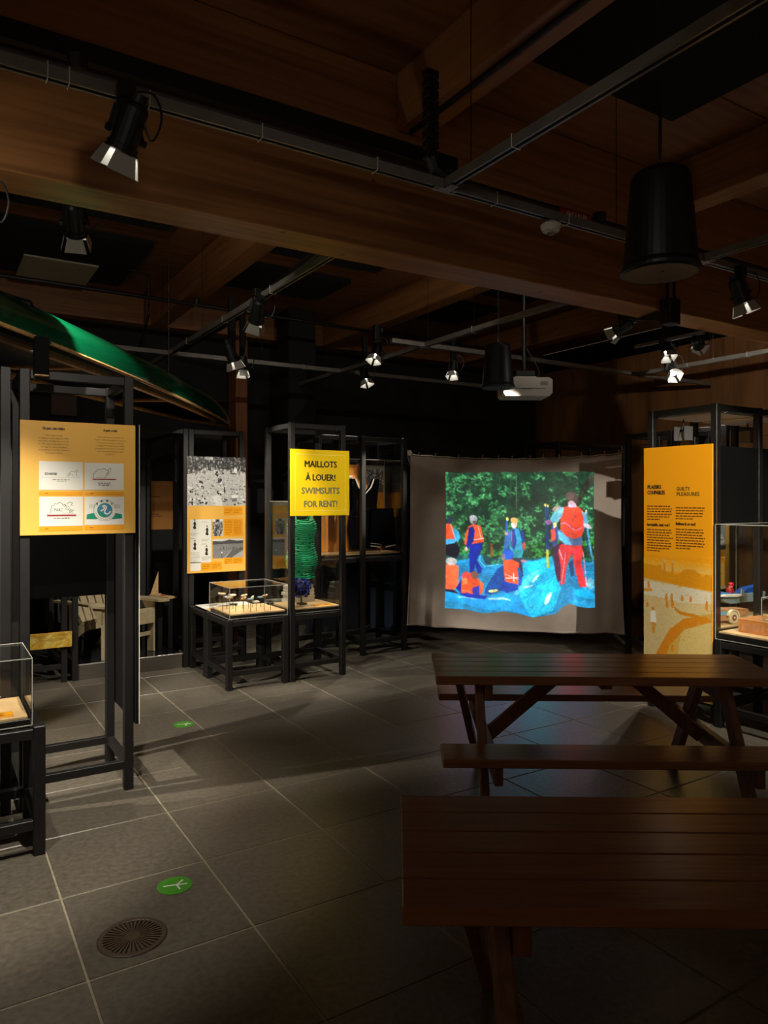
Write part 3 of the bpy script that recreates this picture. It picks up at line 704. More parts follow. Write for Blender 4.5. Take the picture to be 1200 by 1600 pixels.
# black bracket box and small lamps on frame tops
def top_box(loc, label, m=M_bboard):
    t = thing('frame_light_box', label, 'light fixture', loc)
    obj('housing', B(-.035, .035, -.035, .035, 0, .2, .004), m, t); obj('lit_lip', B(-.033, .033, -.033, .033, -.006, -.0005), M_rim, t)  # lip is paler: the box's lit underside put into its colour
    obj('clamp_screw', MB().tube([(-.04, -.02, .12), (-.055, -.02, .12)], .006, 8), M_alu, t)
    return t
top_box((.50, 4.225, 2.295), 'black box fixed at the top front rail above the park panel')
# --- F0: neighbour frame off to the left
frame(-.72, .36, 4.245, 4.79, 2.33, 'tall black frame cut by the left edge of the picture')
tag(obj('roof_sheet', B(-.68, .33, 4.29, 4.75, 2.262, 2.276, .001), mat('grey_diffuser', sr(110, 112, 112), .5)), 'grey translucent sheet under the top of the frame at left edge', 'sheet')
# --- F3: chair platform
t = thing('platform', 'low steel-sided platform with a glossy black deck under the wooden chair', 'platform', (1.10, 7.06, 0))
obj('steel_side', B(.035, .99, 0, .03, 0, .135, .002), M_steel, t); obj('side_panel', B(.035, .99, 1.3, 1.33, 0, .135, .002), M_steel, t)
obj('deck', B(.035, .99, .03, 1.3, .09, .135, .002), M_deck, t); obj('edge_trim', B(.03, .995, -.004, .006, .13, .141, .001), mat('bright_trim', sr(215, 212, 205), .25, .6), t)
frame(1.09, 2.145, 7.04, 8.5, 2.33, 'tall black frame around the wooden chair platform', low=('b', 'l'))
tag(obj('partition', B(1.16, 2.08, 8.44, 8.46, .14, 2.3, .002), vary(mat('charcoal_partition', sr(52, 53, 56), .6), .05, 2)), 'charcoal partition behind the wooden chair', 'partition')
frame(.05, 1.05, 7.04, 7.9, 1.0, 'lower black frame left of the chair platform, behind the map strip', name='display_stand', cat='stand')
Pm = Paint(0, 0, 100, 20, 120, 24, (196, 160, 50)); q = random.Random(3)
for k in range(160): Pm.ell(q.uniform(0, 100), q.uniform(0, 20), q.uniform(1, 9), q.uniform(.6, 3), q.choice([(180, 140, 30), (214, 182, 84), (160, 118, 30), (206, 190, 120), (190, 150, 40)]), .6, q.uniform(0, 3))
for k in range(14): a = q.uniform(0, 100); Pm.line([(a, 0), (a+q.uniform(-20, 20), 20)], .5, (140, 100, 40), .7)
t = thing('map_panel', 'long narrow old map strip low on the frame left of the platform', 'panel', (.12, 7.0, .46), 0)
obj('board', B(0, .96, 0, .012, -.135, 0), M_yel, t)
picture('map_print', Pm, lambda s, r: (.002+.956*s, -.001, -.002-.131*r), M_print, t)
tag(obj('map_panel', B(-.62, .05, 7.0, 7.012, .325, .46), M_yel), 'yellow map strip at the left edge of the picture', 'panel')
# Adirondack chair
t = thing('adirondack_chair', 'pale wooden slatted garden chair on the black platform', 'chair', (1.51, 7.46, .1355), math.radians(27))
CH = M_pale
for sx in (-1, 1):
    x = .27*sx
    obj('leg', B(x-.012, x+.012, -.30, -.21, 0, .5, .003), CH, t)
    mb = MB().prism([(-.31, .33), (-.31, .43), (.1, .33), (.42, .12), (.52, 0), (.42, 0), (.2, .16), (.05, .25)], x*.86-.012, x*.86+.012, Matrix(((0, 1, 0, 0), (1, 0, 0, 0), (0, 0, 1, 0), (0, 0, 0, 1))))
    obj('side_rail', mb, CH, t)
    arm = [(-.44, -.045), (-.40, -.07), (-.2, -.075), (.1, -.05), (.42, -.03), (.44, .03), (.1, .035), (-.2, .075), (-.40, .06), (-.44, .035)]
    obj('armrest', MB().add([(x*1.12+b*sx, a, .5) for a, b in arm]+[(x*1.12+b*sx, a, .522) for a, b in arm], [tuple(range(10)), tuple(range(10, 20))[::-1]]+[(i, i+10, (i+1) % 10+10, (i+1) % 10) for i in range(10)]), CH, t)
    obj('arm_bracket', MB().prism([(-.24, .5), (-.10, .5), (-.2, .36), (-.24, .34)], x+.013*sx, x+.035*sx, Matrix(((0, 1, 0, 0), (1, 0, 0, 0), (0, 0, 1, 0), (0, 0, 0, 1)))), CH, t)
    obj('rear_post', B(x-.012, x+.012, .2, .26, .1, .5, .002), CH, t)
obj('front_rail', B(-.255, .255, -.325, -.305, .29, .42, .003), CH, t)
for k in range(6):
    y0 = -.29+k*.075; z0 = .425-k*.024
    obj('seat_slat', MB().bar((-.255, y0, z0), (.255, y0, z0), .066, .018, .002), CH, t)
for k in range(6):
    x = -.2+k*.08; L = .72-.035*abs(k-2.5)**1.4
    obj('back_slat', MB().bar((x, .14, .26), (x*1.15, .14+.32*L/.72, .26+L), .07, .016, .002, up=(0, 1, 0)), CH, t)
for z, y in ((.36, .20), (.68, .33)): obj('back_batten', MB().bar((-.25, y+.012, z), (.25, y+.012, z), .03, .05, .002), CH, t)
obj('stretcher', B(-.258, .258, -.26, -.24, .16, .2, .002), CH, t)
# reading shelf with wooden pennant right of the chair
o = stand(1.93, 2.085, 7.36, 7.86, .49, 'narrow black stand right of the wooden chair, on the platform', group=None, low=('l', 'r')); o.location.z = .1355
obj('stand_top', B(0, .155, 0, .5, .4905, .5, .001), M_blackm, o)
t = thing('wooden_block', 'small open wooden sample with a red mark on the stand right of the chair', 'sample', (2.02, 7.50, .637), math.radians(-70))
obj('tray_board', B(-.16, .16, -.05, .05, 0, .02, .002), M_pine, t); obj('red_mark', B(-.02, .03, -.02, .02, .0205, .024), mat('red_paint', sr(200, 50, 30), .5), t)
t = thing('wooden_pennant', 'upright pointed wooden wedge standing right of the chair arm', 'sample', (2.02, 7.75, .637), math.radians(-20))
obj('wedge', MB().prism([(-.06, 0), (.02, 0), (.02, .25)], -.01, .012), M_pine, t); obj('foot_block', B(-.05, .05, -.03, .03, -.0005, .012), M_pine, t)
# orange board behind, small brown box
t = panel('text_board', 'orange text panel on the dark wall, half hidden by the side board', 'panel', (2.095, 9.286, 1.868), 0, .54, .61, mat('dull_orange', sr(212, 142, 60), .55))
rect('rule', .03, -.035, .5, -.038, M_paper, t)
tt = t
for z, n in ((-.14, 2), (-.36, 3)):
    text('lettering', 'Domination' if z > -.2 else 'La Galerie', .2, z, .028, M_ink, tt, sx=.6) if False else lines('title_text', .05, .3, z, 1, 0, .022, M_ink, tt, seed=int(-z*100))
    lines('body_text', .05, .4, z-.06, n, .028, .008, M_ink, tt, seed=int(-z*90))
tag(obj('wall_box', B(1.20, 1.48, 9.22, 9.3, 2.62, 2.90, .004), mat('brown_box', sr(92, 72, 60), .7)), 'small brown square box high on the black back wall behind the park panel frame', 'box')

# --- F4: photo board
frame(2.15, 2.72, 7.04, 7.6, 2.33, 'tall black frame holding the beach photo board', low=('l', 'b'))
t = panel('photo_board', 'orange board with a black and white beach crowd photograph on top', 'panel', (2.125, 7.02, 2.06), 0, .60, 1.145, M_yel)
Pb = Paint(383, 138, 747, 447, 130, 110, (190, 190, 186)); q = random.Random(11)
Pb.poly([(383, 138), (747, 138), (747, 235), (600, 215), (500, 205), (440, 240), (383, 250)], (60, 60, 60))
for k in range(520):
    x, y = q.uniform(383, 747), q.uniform(138, 245); g = q.choice([20, 40, 70, 110, 150, 200]); Pb.ell(x, y, q.uniform(1, 7), q.uniform(2, 10), (g, g, g), .7)
for k in range(14): x = q.uniform(500, 747); Pb.line([(x, 140), (x+q.uniform(-5, 5), 225)], 3, (30, 30, 30), .8)
for k in range(420):
    x, y = q.uniform(383, 747), 225+215*q.random()**1.5; r = 1.5+(y-225)/60; g = q.choice([30, 60, 110, 230, 240, 150])
    Pb.ell(x, y, r*q.uniform(.6, 1.6), r*q.uniform(.5, 1.4), (g, g, g), .85)
for (x, y) in ((415, 420), (490, 415), (575, 370), (605, 350), (465, 310), (405, 345), (585, 290), (560, 240)):
    for k in range(7): Pb.ell(x+q.uniform(-12, 12), y+q.uniform(-16, 16), q.uniform(3, 7), q.uniform(4, 9), q.choice([(20, 20, 20), (40, 40, 40), (225, 225, 220)]))
Pb.poly([(655, 380), (690, 375), (692, 415), (658, 420)], (235, 235, 230)); Pb.poly([(655, 400), (692, 396), (692, 418), (658, 422)], (120, 120, 120))
Pb.poly([(530, 385), (590, 380), (600, 447), (560, 447)], (228, 228, 224), .8); Pb.ell(515, 148, 28, 12, (240, 240, 240), .5); Pb.ell(680, 222, 12, 16, (230, 230, 225))
Pb.grain(10)
def bmap(px, py):   # crop pixel -> board
    s = (px-383)/363.; top = 140+8*s; bot = 866-16*s
    return s*.60, -(py-top)/(bot-top)*1.145
picture('beach_photo', Pb, lambda s, r: (.6*s, -.001, -.485*r), M_print, t)
def rc(name, a, b, c, d, m, y=-.0008): p, q_ = bmap(a, b), bmap(c, d); return rect(name, p[0], p[1], q_[0], q_[1], m, t, y)
rc('orange_block', 607, 455, 728, 502, M_ora); rc('orange_block', 607, 528, 728, 632, M_ora); rc('orange_block', 607, 770, 728, 803, M_ora); rc('orange_block', 468, 800, 596, 842, M_ora)
rc('paper_clipping', 402, 532, 528, 797, M_paper); rc('paper_clipping', 402, 797, 466, 848, M_paper)
for (a, b, c, n) in ((612, 722, 462, 3), (612, 722, 536, 9), (612, 722, 776, 3), (474, 590, 808, 3)):
    p, q_ = bmap(a, c), bmap(b, c); M = (p[0]+q_[0])/2
    lines('caption_text', p[0], M-.008, p[1]-.012, n, .0165, .004, M_inkb, t, seed=a+c); lines('caption_text', M+.006, q_[0], p[1]-.012, n, .0165, .004, M_inkb, t, seed=a+c+1)
for (a, b, c, n) in ((406, 460, 620, 2), (406, 460, 650, 1), (470, 526, 548, 1), (470, 526, 655, 2), (406, 460, 740, 7), (470, 526, 765, 3), (470, 526, 685, 1)):
    p, q_ = bmap(a, c), bmap(b, c); lines('clipping_text', p[0], q_[0], p[1], n, .0145, .004, G1, t, y=-.0016, seed=a+c)
for (x, y) in ((428, 566), (503, 604), (429, 694), (500, 728)):   # four swimsuit silhouettes in the clipping
    f_ = lambda L: [bmap(x+a, y+b) for a, b in L]
    obj('swimsuit_figure', MB().flat(f_([(-4, -20), (4, -22), (9, -6), (5, 4), (10, 22), (1, 26), (-8, 22), (-10, 14), (-4, 2), (-8, -8)]), -.0016), M_ink, t)
    obj('figure_head', MB().flat([(bmap(x, y)[0]+.008*math.cos(k), bmap(x, y-31)[1]+.009*math.sin(k)) for k in [j*math.pi/5 for j in range(10)]], -.0016), G1, t)
Pc = Paint(537, 530, 600, 632, 34, 52, (120, 120, 118))
for k in range(150): g = q.choice([20, 50, 90, 200, 235]); Pc.ell(q.uniform(537, 600), q.uniform(540, 632), q.uniform(1, 4), q.uniform(2, 10), (g, g, g), .8)
Pc.poly([(537, 530), (600, 530), (600, 545), (537, 545)], (225, 225, 225)); Pc.poly([(556, 532), (580, 532), (580, 548), (556, 548)], (60, 60, 60))
p, q_ = bmap(537, 530), bmap(600, 634); picture('street_photo', Pc, lambda s, r: (p[0]+(q_[0]-p[0])*s, -.001, p[1]+(q_[1]-p[1])*r), M_print, t)
Pd = Paint(537, 652, 730, 768, 90, 56, (170, 170, 168))
def shore(P, X, Y):   # small beach scene reused by two prints
    P.poly([(X(0), Y(0)), (X(1), Y(0)), (X(1), Y(.12)), (X(0), Y(.1))], (210, 210, 208)); P.poly([(X(0), Y(.1)), (X(.3), Y(.14)), (X(.55), Y(.05)), (X(.8), Y(.12)), (X(1), Y(.1)), (X(1), Y(.26)), (X(0), Y(.28))], (75, 75, 75))
    P.poly([(X(0), Y(.28)), (X(1), Y(.26)), (X(1), Y(.5)), (X(.6), Y(.6)), (X(.35), Y(1)), (X(0), Y(1))], (130, 130, 130)); P.poly([(X(1), Y(.45)), (X(.62), Y(.6)), (X(.4), Y(1)), (X(.6), Y(1)), (X(1), Y(.6))], (100, 100, 100))
    for k in range(24): x = q.uniform(.1, 1); P.ell(X(x), Y(.5+q.uniform(-.06, .05)), (X(1)-X(0))*.006, (Y(1)-Y(0))*.05, (40, 40, 40))
    P.ell(X(.3), Y(.7), (X(1)-X(0))*.02, (Y(1)-Y(0))*.05, (235, 235, 235)); P.ell(X(.3), Y(.85), (X(1)-X(0))*.016, (Y(1)-Y(0))*.1, (60, 60, 60))
shore(Pd, lambda a: 537+193*a, lambda b: 652+116*b); Pd.grain(14, 3)
p2, q2 = bmap(537, 654), bmap(730, 767); picture('shore_photo', Pd, lambda s, r: (p2[0]+(q2[0]-p2[0])*s, -.001, p2[1]+(q2[1]-p2[1])*r), M_print, t)

# --- F5: low stand with small glass case; white leaflet table beyond
stand(2.15, 2.72, 5.965, 6.55, .604, 'low black stand in the middle carrying the shallow glass case')
stand(2.15, 2.72, 6.56, 7.03, .60, 'low black stand under the photo board carrying white leaflets', low=('f', 'b', 'l'))
case(2.185, 2.725, 6.0, 6.53, .607, .875, 'shallow glass case of small pinned curios')
t = thing('leaflet_sheet', 'white printed sheet lying on the stand under the photo board', 'paper', (2.2, 6.6, .602))
obj('sheet', B(0, .5, 0, .4, 0, .006, .001), M_paper, t)
for k, (x, y, w_, h_) in enumerate([(.25, .18, .09, .05), (.33, .25, .05, .07), (.14, .3, .06, .03)]):
    obj('printed_shape', MB().add([(x+w_*math.cos(a)*(1+.3*math.sin(3*a)), y+h_*math.sin(a), .0066) for a in [j*math.pi/6 for j in range(12)]], [tuple(range(12))]), M_ink, t)
obj('yellow_slip', B(.01, .10, .02, .1, .0062, .008), M_ora, t)
kinds = [('fishing_lure', M_rim), ('sunglasses', M_blackm), ('curio', M_pine), ('medal', mat('blue_grey', sr(120, 150, 170), .4)), ('bobbin', M_offw)]
q = random.Random(5)
for k in range(14):
    x = 2.22+.06*(k % 7)+q.uniform(-.01, .01); y = 6.08+.2*(k//7)+q.uniform(-.04, .05); h_ = q.uniform(.06, .15)
    nm, m = kinds[k % 5]
    t = thing('pinned_curio', 'tiny %s on a pin in the shallow case, %s from left, %s row' % (['wooden lure', 'dark lens pair', 'pale carving', 'blue grey disc', 'cream spool'][k % 5], ['first', 'second', 'third', 'fourth', 'fifth', 'sixth', 'seventh'][k % 7], ['front', 'back'][k//7]), 'curio', (x, y, .6475), q.uniform(0, 3), 'small curios on pins in the shallow case')
    obj('pin', MB().tube([(0, 0, 0), (0, 0, h_)], .0022, 6), M_blackm, t)
    if k % 5 == 1:
        for sx in (-1, 1): obj('lens', MB().ell(sx*.018, 0, h_, .015, .004, .012, 10, 6), m, t)
    elif k % 5 == 3: obj('disc', MB().lathe([(.028, h_), (.03, h_+.004), (.028, h_+.008)], 14), m, t)
    else: obj('curio_body', MB().ell(0, 0, h_, .032, .011, .012, 10, 6), m, t); obj('curio_tip', MB().ell(.03, 0, h_+.006, .011, .009, .009, 8, 5), M_paper, t)
# --- F6: tall frame with the swimsuit sign and tall case
frame(2.735, 3.305, 5.965, 6.55, 2.33, 'tall black frame holding the yellow swimsuits-for-rent sign', mids=(('f', .55), ('b', .55), ('l', .55), ('r', .55)))
t = panel('swimsuit_sign', 'bright yellow sign reading swimsuits for rent in two languages', 'sign', (2.73, 5.945, 2.09), 0, .60, .60, M_yel2)
cr = mat('cream_line', sr(255, 232, 120), .5)
ribbon('border_line', [(.045, -.045), (.555, -.045), (.555, -.555), (.045, -.555)], .005, cr, t, -.001, True)
GR = mat('sign_grey', sr(120, 116, 78), .5)
for k, (s_, m, wd) in enumerate([('MAILLOTS', M_ink, .325), ('À LOUER!', M_ink, .30), ('SWIMSUITS', GR, .385), ('FOR RENT!', GR, .335)]):
    text('lettering', s_, .302, -.158-k*.121, .058, m, t, width=wd, bold=.0032)
case(2.765, 3.285, 6.005, 6.51, .607, 1.62, 'tall glass case holding the green swimsuit')
card(3.13, 6.1, .6475, .2, .08, 'orange caption card at the front of the tall glass case')
# green ruched swimsuit on a form
t = thing('green_swimsuit', 'ruched green swimsuit with black dots on a stand in the tall case', 'swimsuit', (2.99, 6.26, .648))
GS = mat('green_fabric', sr(8, 150, 98), .6)
nt = GS.node_tree; tcn = nt.nodes.new('ShaderNodeTexCoord'); vo = nt.nodes.new('ShaderNodeTexVoronoi'); vo.inputs['Scale'].default_value = 26; vo.inputs['Randomness'].default_value = .35
mr = nt.nodes.new('ShaderNodeMapRange'); mr.inputs['From Min'].default_value = .26; mr.inputs['From Max'].default_value = .32; mxx = nt.nodes.new('ShaderNodeMix'); mxx.data_type = 'RGBA'
mxx.inputs['A'].default_value = (*sr(4, 40, 30), 1); mxx.inputs['B'].default_value = (*sr(8, 156, 100), 1)
nt.links.new(tcn.outputs['Object'], vo.inputs['Vector']); nt.links.new(vo.outputs['Distance'], mr.inputs['Value']); nt.links.new(mr.outputs[0], mxx.inputs['Factor']); nt.links.new(mxx.outputs['Result'], nt.nodes['Principled BSDF'].inputs['Base Color'])
prof = [(0, .125), (.06, .122), (.09, .14), (.12, .155), (.16, .16), (.2, .158), (.25, .145), (.3, .13), (.34, .125), (.4, .135), (.46, .15), (.52, .148), (.56, .12), (.58, .08)]
mb = MB(); n = 56; rows = 150; zz = np.linspace(0, .56, rows)
pz = [p[0] for p in prof]; pr = [p[1] for p in prof]
for i, z in enumerate(zz):
    for k in range(n):
        a = 2*math.pi*k/n; r = float(np.interp(z, pz, pr))
        r += 0.0042*math.sin(z*300+2.5*math.sin(3*a)+1.3*math.sin(a*2+z*20))+.004*noise.noise(Vector((math.cos(a)*4, math.sin(a)*4, z*60)))
        if z < .06: r += .012*math.sin(a*9)*(1-z/.06)
        mb.v.append((r*math.cos(a), r*math.sin(a)*.62, .24+z))
mb.f = [(i*n+k, i*n+(k+1) % n, (i+1)*n+(k+1) % n, (i+1)*n+k) for i in range(rows-1) for k in range(n)]+[tuple((rows-1)*n+k for k in range(n))]
mb.smooth = True
obj('fabric_body', mb, GS, t)
for sx in (-1, 1): obj('shoulder_strap', MB().tube([(sx*.085, -.05, .79), (sx*.08, -.02, .85), (sx*.08, .04, .79)], .012, 8), GS, t)
obj('form_neck', MB().lathe([(.05, .78), (.05, .83), (.03, .84)], 16), M_blackm, t)
obj('form_rod', MB().tube([(0, 0, 0), (0, 0, .3)], .006, 8), M_blackm, t); obj('form_foot', MB().lathe([(.05, 0), (.05, .008)], 20), M_blackm, t)
# blue petal bathing cap
t = thing('bathing_cap', 'blue bathing cap covered in petals on a black pin in the tall case', 'cap', (2.90, 6.10, .648))
BP = mat('blue_petals', sr(52, 62, 160), .6)
obj('cap_shell', MB().lathe([(.035, .105), (.07, .12), (.088, .16), (.09, .19), (.07, .235), (.03, .255), (0, .258)], 20, closed=False), mat('cap_dark', sr(18, 20, 60), .7), t)
mb = MB(); q = random.Random(2)
for k in range(260):
    a = q.uniform(0, 2*math.pi); z = q.uniform(.10, .255); r = float(np.interp(z, [.1, .12, .16, .19, .235, .255], [.05, .07, .088, .09, .07, .03]))
    c = Vector((r*math.cos(a), r*math.sin(a), z)); nn = Vector((math.cos(a), math.sin(a), (z-.17)*6+q.uniform(-.6, .2))).normalized(); s1 = nn.cross(Vector((q.uniform(-1, 1), q.uniform(-1, 1), q.uniform(-1, 1)))).normalized(); s2 = nn.cross(s1); w_ = q.uniform(.008, .014)
    mb.add([c, c+s1*w_+nn*.008, c+s2*w_*.3+nn*.018, c-s1*w_+nn*.008, c-s2*w_+nn*.004], [(0, 1, 2, 3), (0, 3, 4), (0, 4, 1)])
o = obj('petals', mb, BP, t); o['kind'] = 'stuff'
obj('pin', MB().tube([(0, 0, 0), (0, 0, .14)], .003, 6), M_blackm, t)
for k, (x, w_) in enumerate([(0, .30), (.006, .29), (-.004, .30), (.004, .28), (0, .27)]):
    t = thing('folded_towel', 'folded cream towel, %s of the stack in the tall case' % ['lowest', 'second from the bottom', 'middle one', 'second from the top', 'topmost'][k], 'towel', (3.03+x, 6.42, .648+k*.034), 0, 'folded towels in the tall case')
    obj('fold', MB().prism([(-w_/2, .004), (-w_/2+.012, 0), (w_/2-.01, 0), (w_/2, .01), (w_/2, .024), (w_/2-.01, .032), (-w_/2+.012, .032), (-w_/2, .028)], -.055, .055), M_offw, t)
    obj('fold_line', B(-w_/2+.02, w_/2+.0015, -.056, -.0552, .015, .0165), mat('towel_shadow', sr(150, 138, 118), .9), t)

# --- F7: black swimsuits frame
frame(3.83, 4.40, 6.57, 7.15, 2.30, 'tall black frame holding the black swimsuits', mids=(('f', .98), ('l', .98), ('r', .98)))
frame(3.31, 3.82, 6.57, 7.15, 2.30, 'tall black frame between the yellow sign and the black swimsuits', posts=(0, 2), mids=(('f', .98), ('l', .98)), low=('b',))
t = panel('orange_photo_board', 'orange board with photographs behind the black swimsuits', 'panel', (3.42, 7.0, 2.02), 0, .96, .96, mat('deep_orange', sr(232, 142, 40), .5))
Pe = Paint(0, 0, 50, 74, 56, 80, (110, 110, 108))
for k in range(340): g = q.choice([15, 40, 80, 150, 215]); Pe.ell(q.uniform(0, 50), q.uniform(0, 60), q.uniform(.6, 3), q.uniform(.6, 4), (g, g, g), .8)
Pe.poly([(0, 0), (50, 0), (50, 12), (30, 9), (10, 14), (0, 10)], (170, 168, 160)); Pe.poly([(0, 58), (50, 52), (50, 74), (0, 74)], (80, 78, 74))
picture('crowd_photo', Pe, lambda s, r: (.72+.22*s, -.001, -.0-.30*r), M_print, t)
for (a, b, c, d) in ((.74, -.32, .88, -.37), (.74, -.39, .93, -.56), (.62, -.56, .93, -.58), (.74, -.82, .94, -.93)): rect('orange_block', a, b, c, d, M_ora, t)
picture('portrait_photo', Pc, lambda s, r: (.74+.12*s, -.002, -.60-.15*r), M_print, t)
picture('street_photo', Pc, lambda s, r: (.38+.16*s, -.001, -.12-.14*r), M_print, t)
picture('shore_photo', Pd, lambda s, r: (.3+.26*s, -.001, -.28-.13*r), M_print, t)
lines('caption_text', .76, .92, -.41, 6, .024, .006, M_inkb, t, seed=3); lines('caption_text', .75, .93, -.845, 4, .022, .006, M_inkb, t, seed=5)
case(3.43, 4.37, 6.63, 6.99, 1.027, 2.06, 'tall glass case holding the black swimsuits')
BF = vary(mat('black_wool', sr(5, 5, 6), 1, spec=.0), .1, 80); TR = mat('white_trim', sr(200, 192, 178), .8)
def suit(loc, label, W, H, shorts):
    t = thing('black_swimsuit', label, 'swimsuit', loc)
    if not shorts:
        L = [(-.5, .36), (-.34, .5), (-.38, .92), (-.42, 1), (-.3, 1), (-.22, .78), (0, .7), (.22, .78), (.3, 1), (.42, 1), (.38, .92), (.34, .5), (.5, .36), (.36, 0), (-.36, 0)]
        L = [(-.36, 0), (-.42, .3), (-.34, .62), (-.42, 1), (-.26, 1), (-.17, .88), (0, .78), (.17, .88), (.26, 1), (.42, 1), (.34, .62), (.42, .3), (.36, 0)]
    else:
        L = [(-.5, .04), (-.47, .6), (-.42, 1), (.42, 1), (.47, .6), (.5, .04), (.1, 0), (0, .34), (-.1, 0)]
    P_ = [(x*W, z*H) for x, z in L]
    mb = MB(); mb.prism(P_, -.03, .03); obj('cloth', mb, BF, t)
    tr = [P_[i] for i in ((4, 5, 6, 7, 8) if not shorts else (5, 6))]
    ribbon('trim', tr, .014, TR, t, -.0306)
    if shorts: ribbon('trim', [P_[8], P_[0]], .014, TR, t, -.0306); ribbon('trim', [(P_[0][0], P_[0][1]+.03), (P_[8][0], P_[8][1]+.03)], .006, TR, t, -.0306)
    obj('hanger_rod', MB().tube([(0, .032, .02 if shorts else .05), (0, .032, H*.95)], .004, 6), M_blackm, t)
    obj('hanger_foot', MB().tube([(0, .032, .05), (0, .032, -.08)], .004, 6), M_blackm, t)
    return t
suit((3.985, 6.80, 1.10), 'black wool swimsuit with white V neck trim behind the frame post', .44, .76, False)
suit((4.19, 6.76, 1.12), 'black swim shorts with white hem stripes beside the V neck swimsuit', .32, .42, True)

# --- F10 / F11: frames beside and behind the screen
frame(6.25, 6.80, 4.62, 5.19, 2.33, 'tall black frame at the right edge of the hanging screen')
frame(6.25, 6.80, 4.03, 4.60, 2.33, 'tall black frame between the screen and the tall orange panel', low=('l', 'r'))
frame(4.9, 6.0, 7.6, 8.2, 2.33, 'black frame behind the hanging screen at left')
frame(6.3, 7.5, 6.2, 6.8, 2.33, 'black frame behind the hanging screen at right')
tag(obj('blue_lit_board', B(4.7, 4.73, 7.3, 7.85, 0, .9, .002), mat('blue_grey_board', sr(40, 52, 70), .6)), 'dark blue board low behind the swimsuit frame', 'board')
tag(obj('dark_curtain', B(3.9, 4.62, 8.0, 8.05, 0, 2.2, .01), mat('navy_cloth', sr(22, 26, 34), .9)), 'dark blue curtain panel behind the black swimsuit frame', 'curtain')

# ------------------------------------------------------------------ hanging sheet with the projection
A = Vector((4.45, 6.60, 0)); Bv = Vector((6.235, 5.215, 0)); DV = Bv-A; WS = DV.length; DN = DV.normalized(); NR = Vector((DN.y, -DN.x, 0))   # NR faces the room
def cloth(s, r, off=0):
    """s 0..1 left to right, r 0..1 top to bottom"""
    sag = .055*(1-(2*s-1)**2)+.012*abs(math.sin(s*math.pi*11))
    zt = 2.125-sag-.0*s; zb = .268-.055*s-.02*math.sin(s*math.pi)
    z = zt+(zb-zt)*r
    f_ = .048*math.sin(s*44+r*2)*(math.exp(-s*9)+math.exp(-(1-s)*7))*(.3+.9*r)
    f_ += .012*math.sin(s*21+r*5)+.02*math.exp(-((r-.9)/.1)**2)*math.sin(s*17+1)
    f_ += .075*math.exp(-((r-.855)/.055)**2)*math.exp(-((s-.48)/.3)**4)*(1+.3*math.sin(s*13))
    f_ += .05*math.exp(-((r-.93)/.06)**2)*math.exp(-((s-.62-.25*(r-.9))/.16)**2)
    k = .02*math.sin(r*3.1)*(1-2*s)-(.012*r if s < .02 else 0)+.02*(r-.3)*(2*s-1)
    p = A+DN*(s*WS+k)+NR*(.02+f_+off); return (p.x, p.y, z)
t = thing('hanging_sheet', 'pale cloth sheet pinned on a line with a picture projected on it', 'screen')
mb = MB(); nx, nz = 160, 90
for j in range(nz+1):
    for i in range(nx+1): mb.v.append(cloth(i/nx, j/nz))
mb.f = [(j*(nx+1)+i, (j+1)*(nx+1)+i, (j+1)*(nx+1)+i+1, j*(nx+1)+i+1) for j in range(nz) for i in range(nx)]; mb.smooth = True
M_cloth = vary(mat('sheet_cloth', sr(176, 162, 150), .9), .05, 5)
obj('cloth', mb, M_cloth, t)
hm = MB(); hm.tube([cloth(i/60, .993, .003) for i in range(61)], .008, 6); obj('bottom_hem', hm, M_cloth, t)
hs = MB(); hs.tube([cloth(0.004, j/30, .002) for j in range(31)], .006, 6); obj('side_hem', hs, M_cloth, t)
# the projected photograph as a glowing layer, its light put in as emission, painted in the coordinates of a 1200x1129 enlargement
P = Paint(215, 166, 992, 962, 300, 306, (26, 52, 34)); q = random.Random(21)
for k in range(900):
    x, y = q.uniform(210, 995), q.uniform(160, 700); P.ell(x, y, q.uniform(12, 40), q.uniform(8, 24), q.choice([(16, 38, 24), (24, 60, 34), (20, 46, 30), (32, 78, 42)]), .5, q.uniform(0, 3))
for k in range(4200):
    x, y = q.uniform(210, 995), q.uniform(160, 700); nn = noise.noise(Vector((x/75, y/60, 3)))+.6*noise.noise(Vector((x/30, y/26, 8)))
    dark = 540 < x < 900 and y < 400
    if nn < (-.02 if not dark else .22): g = (16, 36, 22); al = .5
    elif y > 560: g = q.choice([(40, 140, 36), (26, 104, 30), (70, 170, 70)]); al = .8
    else: g = q.choice([(34, 100, 52), (48, 130, 66), (66, 156, 84), (90, 180, 112), (30, 86, 40)]); al = .75
    P.ell(x, y, q.uniform(4, 12), q.uniform(2.5, 6), g, al, q.gauss(.5, .8))
for x, y0, y1, w_ in ((590, 180, 400, 5), (372, 200, 260, 2), (345, 230, 330, 2), (500, 190, 250, 2), (560, 180, 330, 2)): P.line([(x, y0), (x+2, y1)], w_, (120, 130, 110), .55)
P.poly([(850, 400), (900, 330), (960, 200), (992, 168), (992, 210), (930, 340), (880, 470), (850, 520)], (40, 30, 24), .75)
P.poly([(215, 650), (400, 620), (480, 660), (640, 640), (780, 635), (992, 680), (992, 962), (215, 962)], (20, 96, 140), .35)
CY = (30, 150, 200); CB = (16, 190, 235); DB = (8, 70, 130)
P.poly([(270, 680), (330, 670), (392, 640), (405, 632), (430, 690), (560, 700), (640, 655), (776, 640), (800, 700), (900, 680), (992, 700), (992, 962), (215, 962), (215, 860), (270, 700)], (24, 128, 180))
P.poly([(630, 665), (776, 642), (800, 760), (820, 860), (770, 940), (670, 962), (600, 920), (610, 800)], CB)
P.poly([(660, 720), (720, 700), (600, 860), (560, 880)], (120, 220, 250), .5)
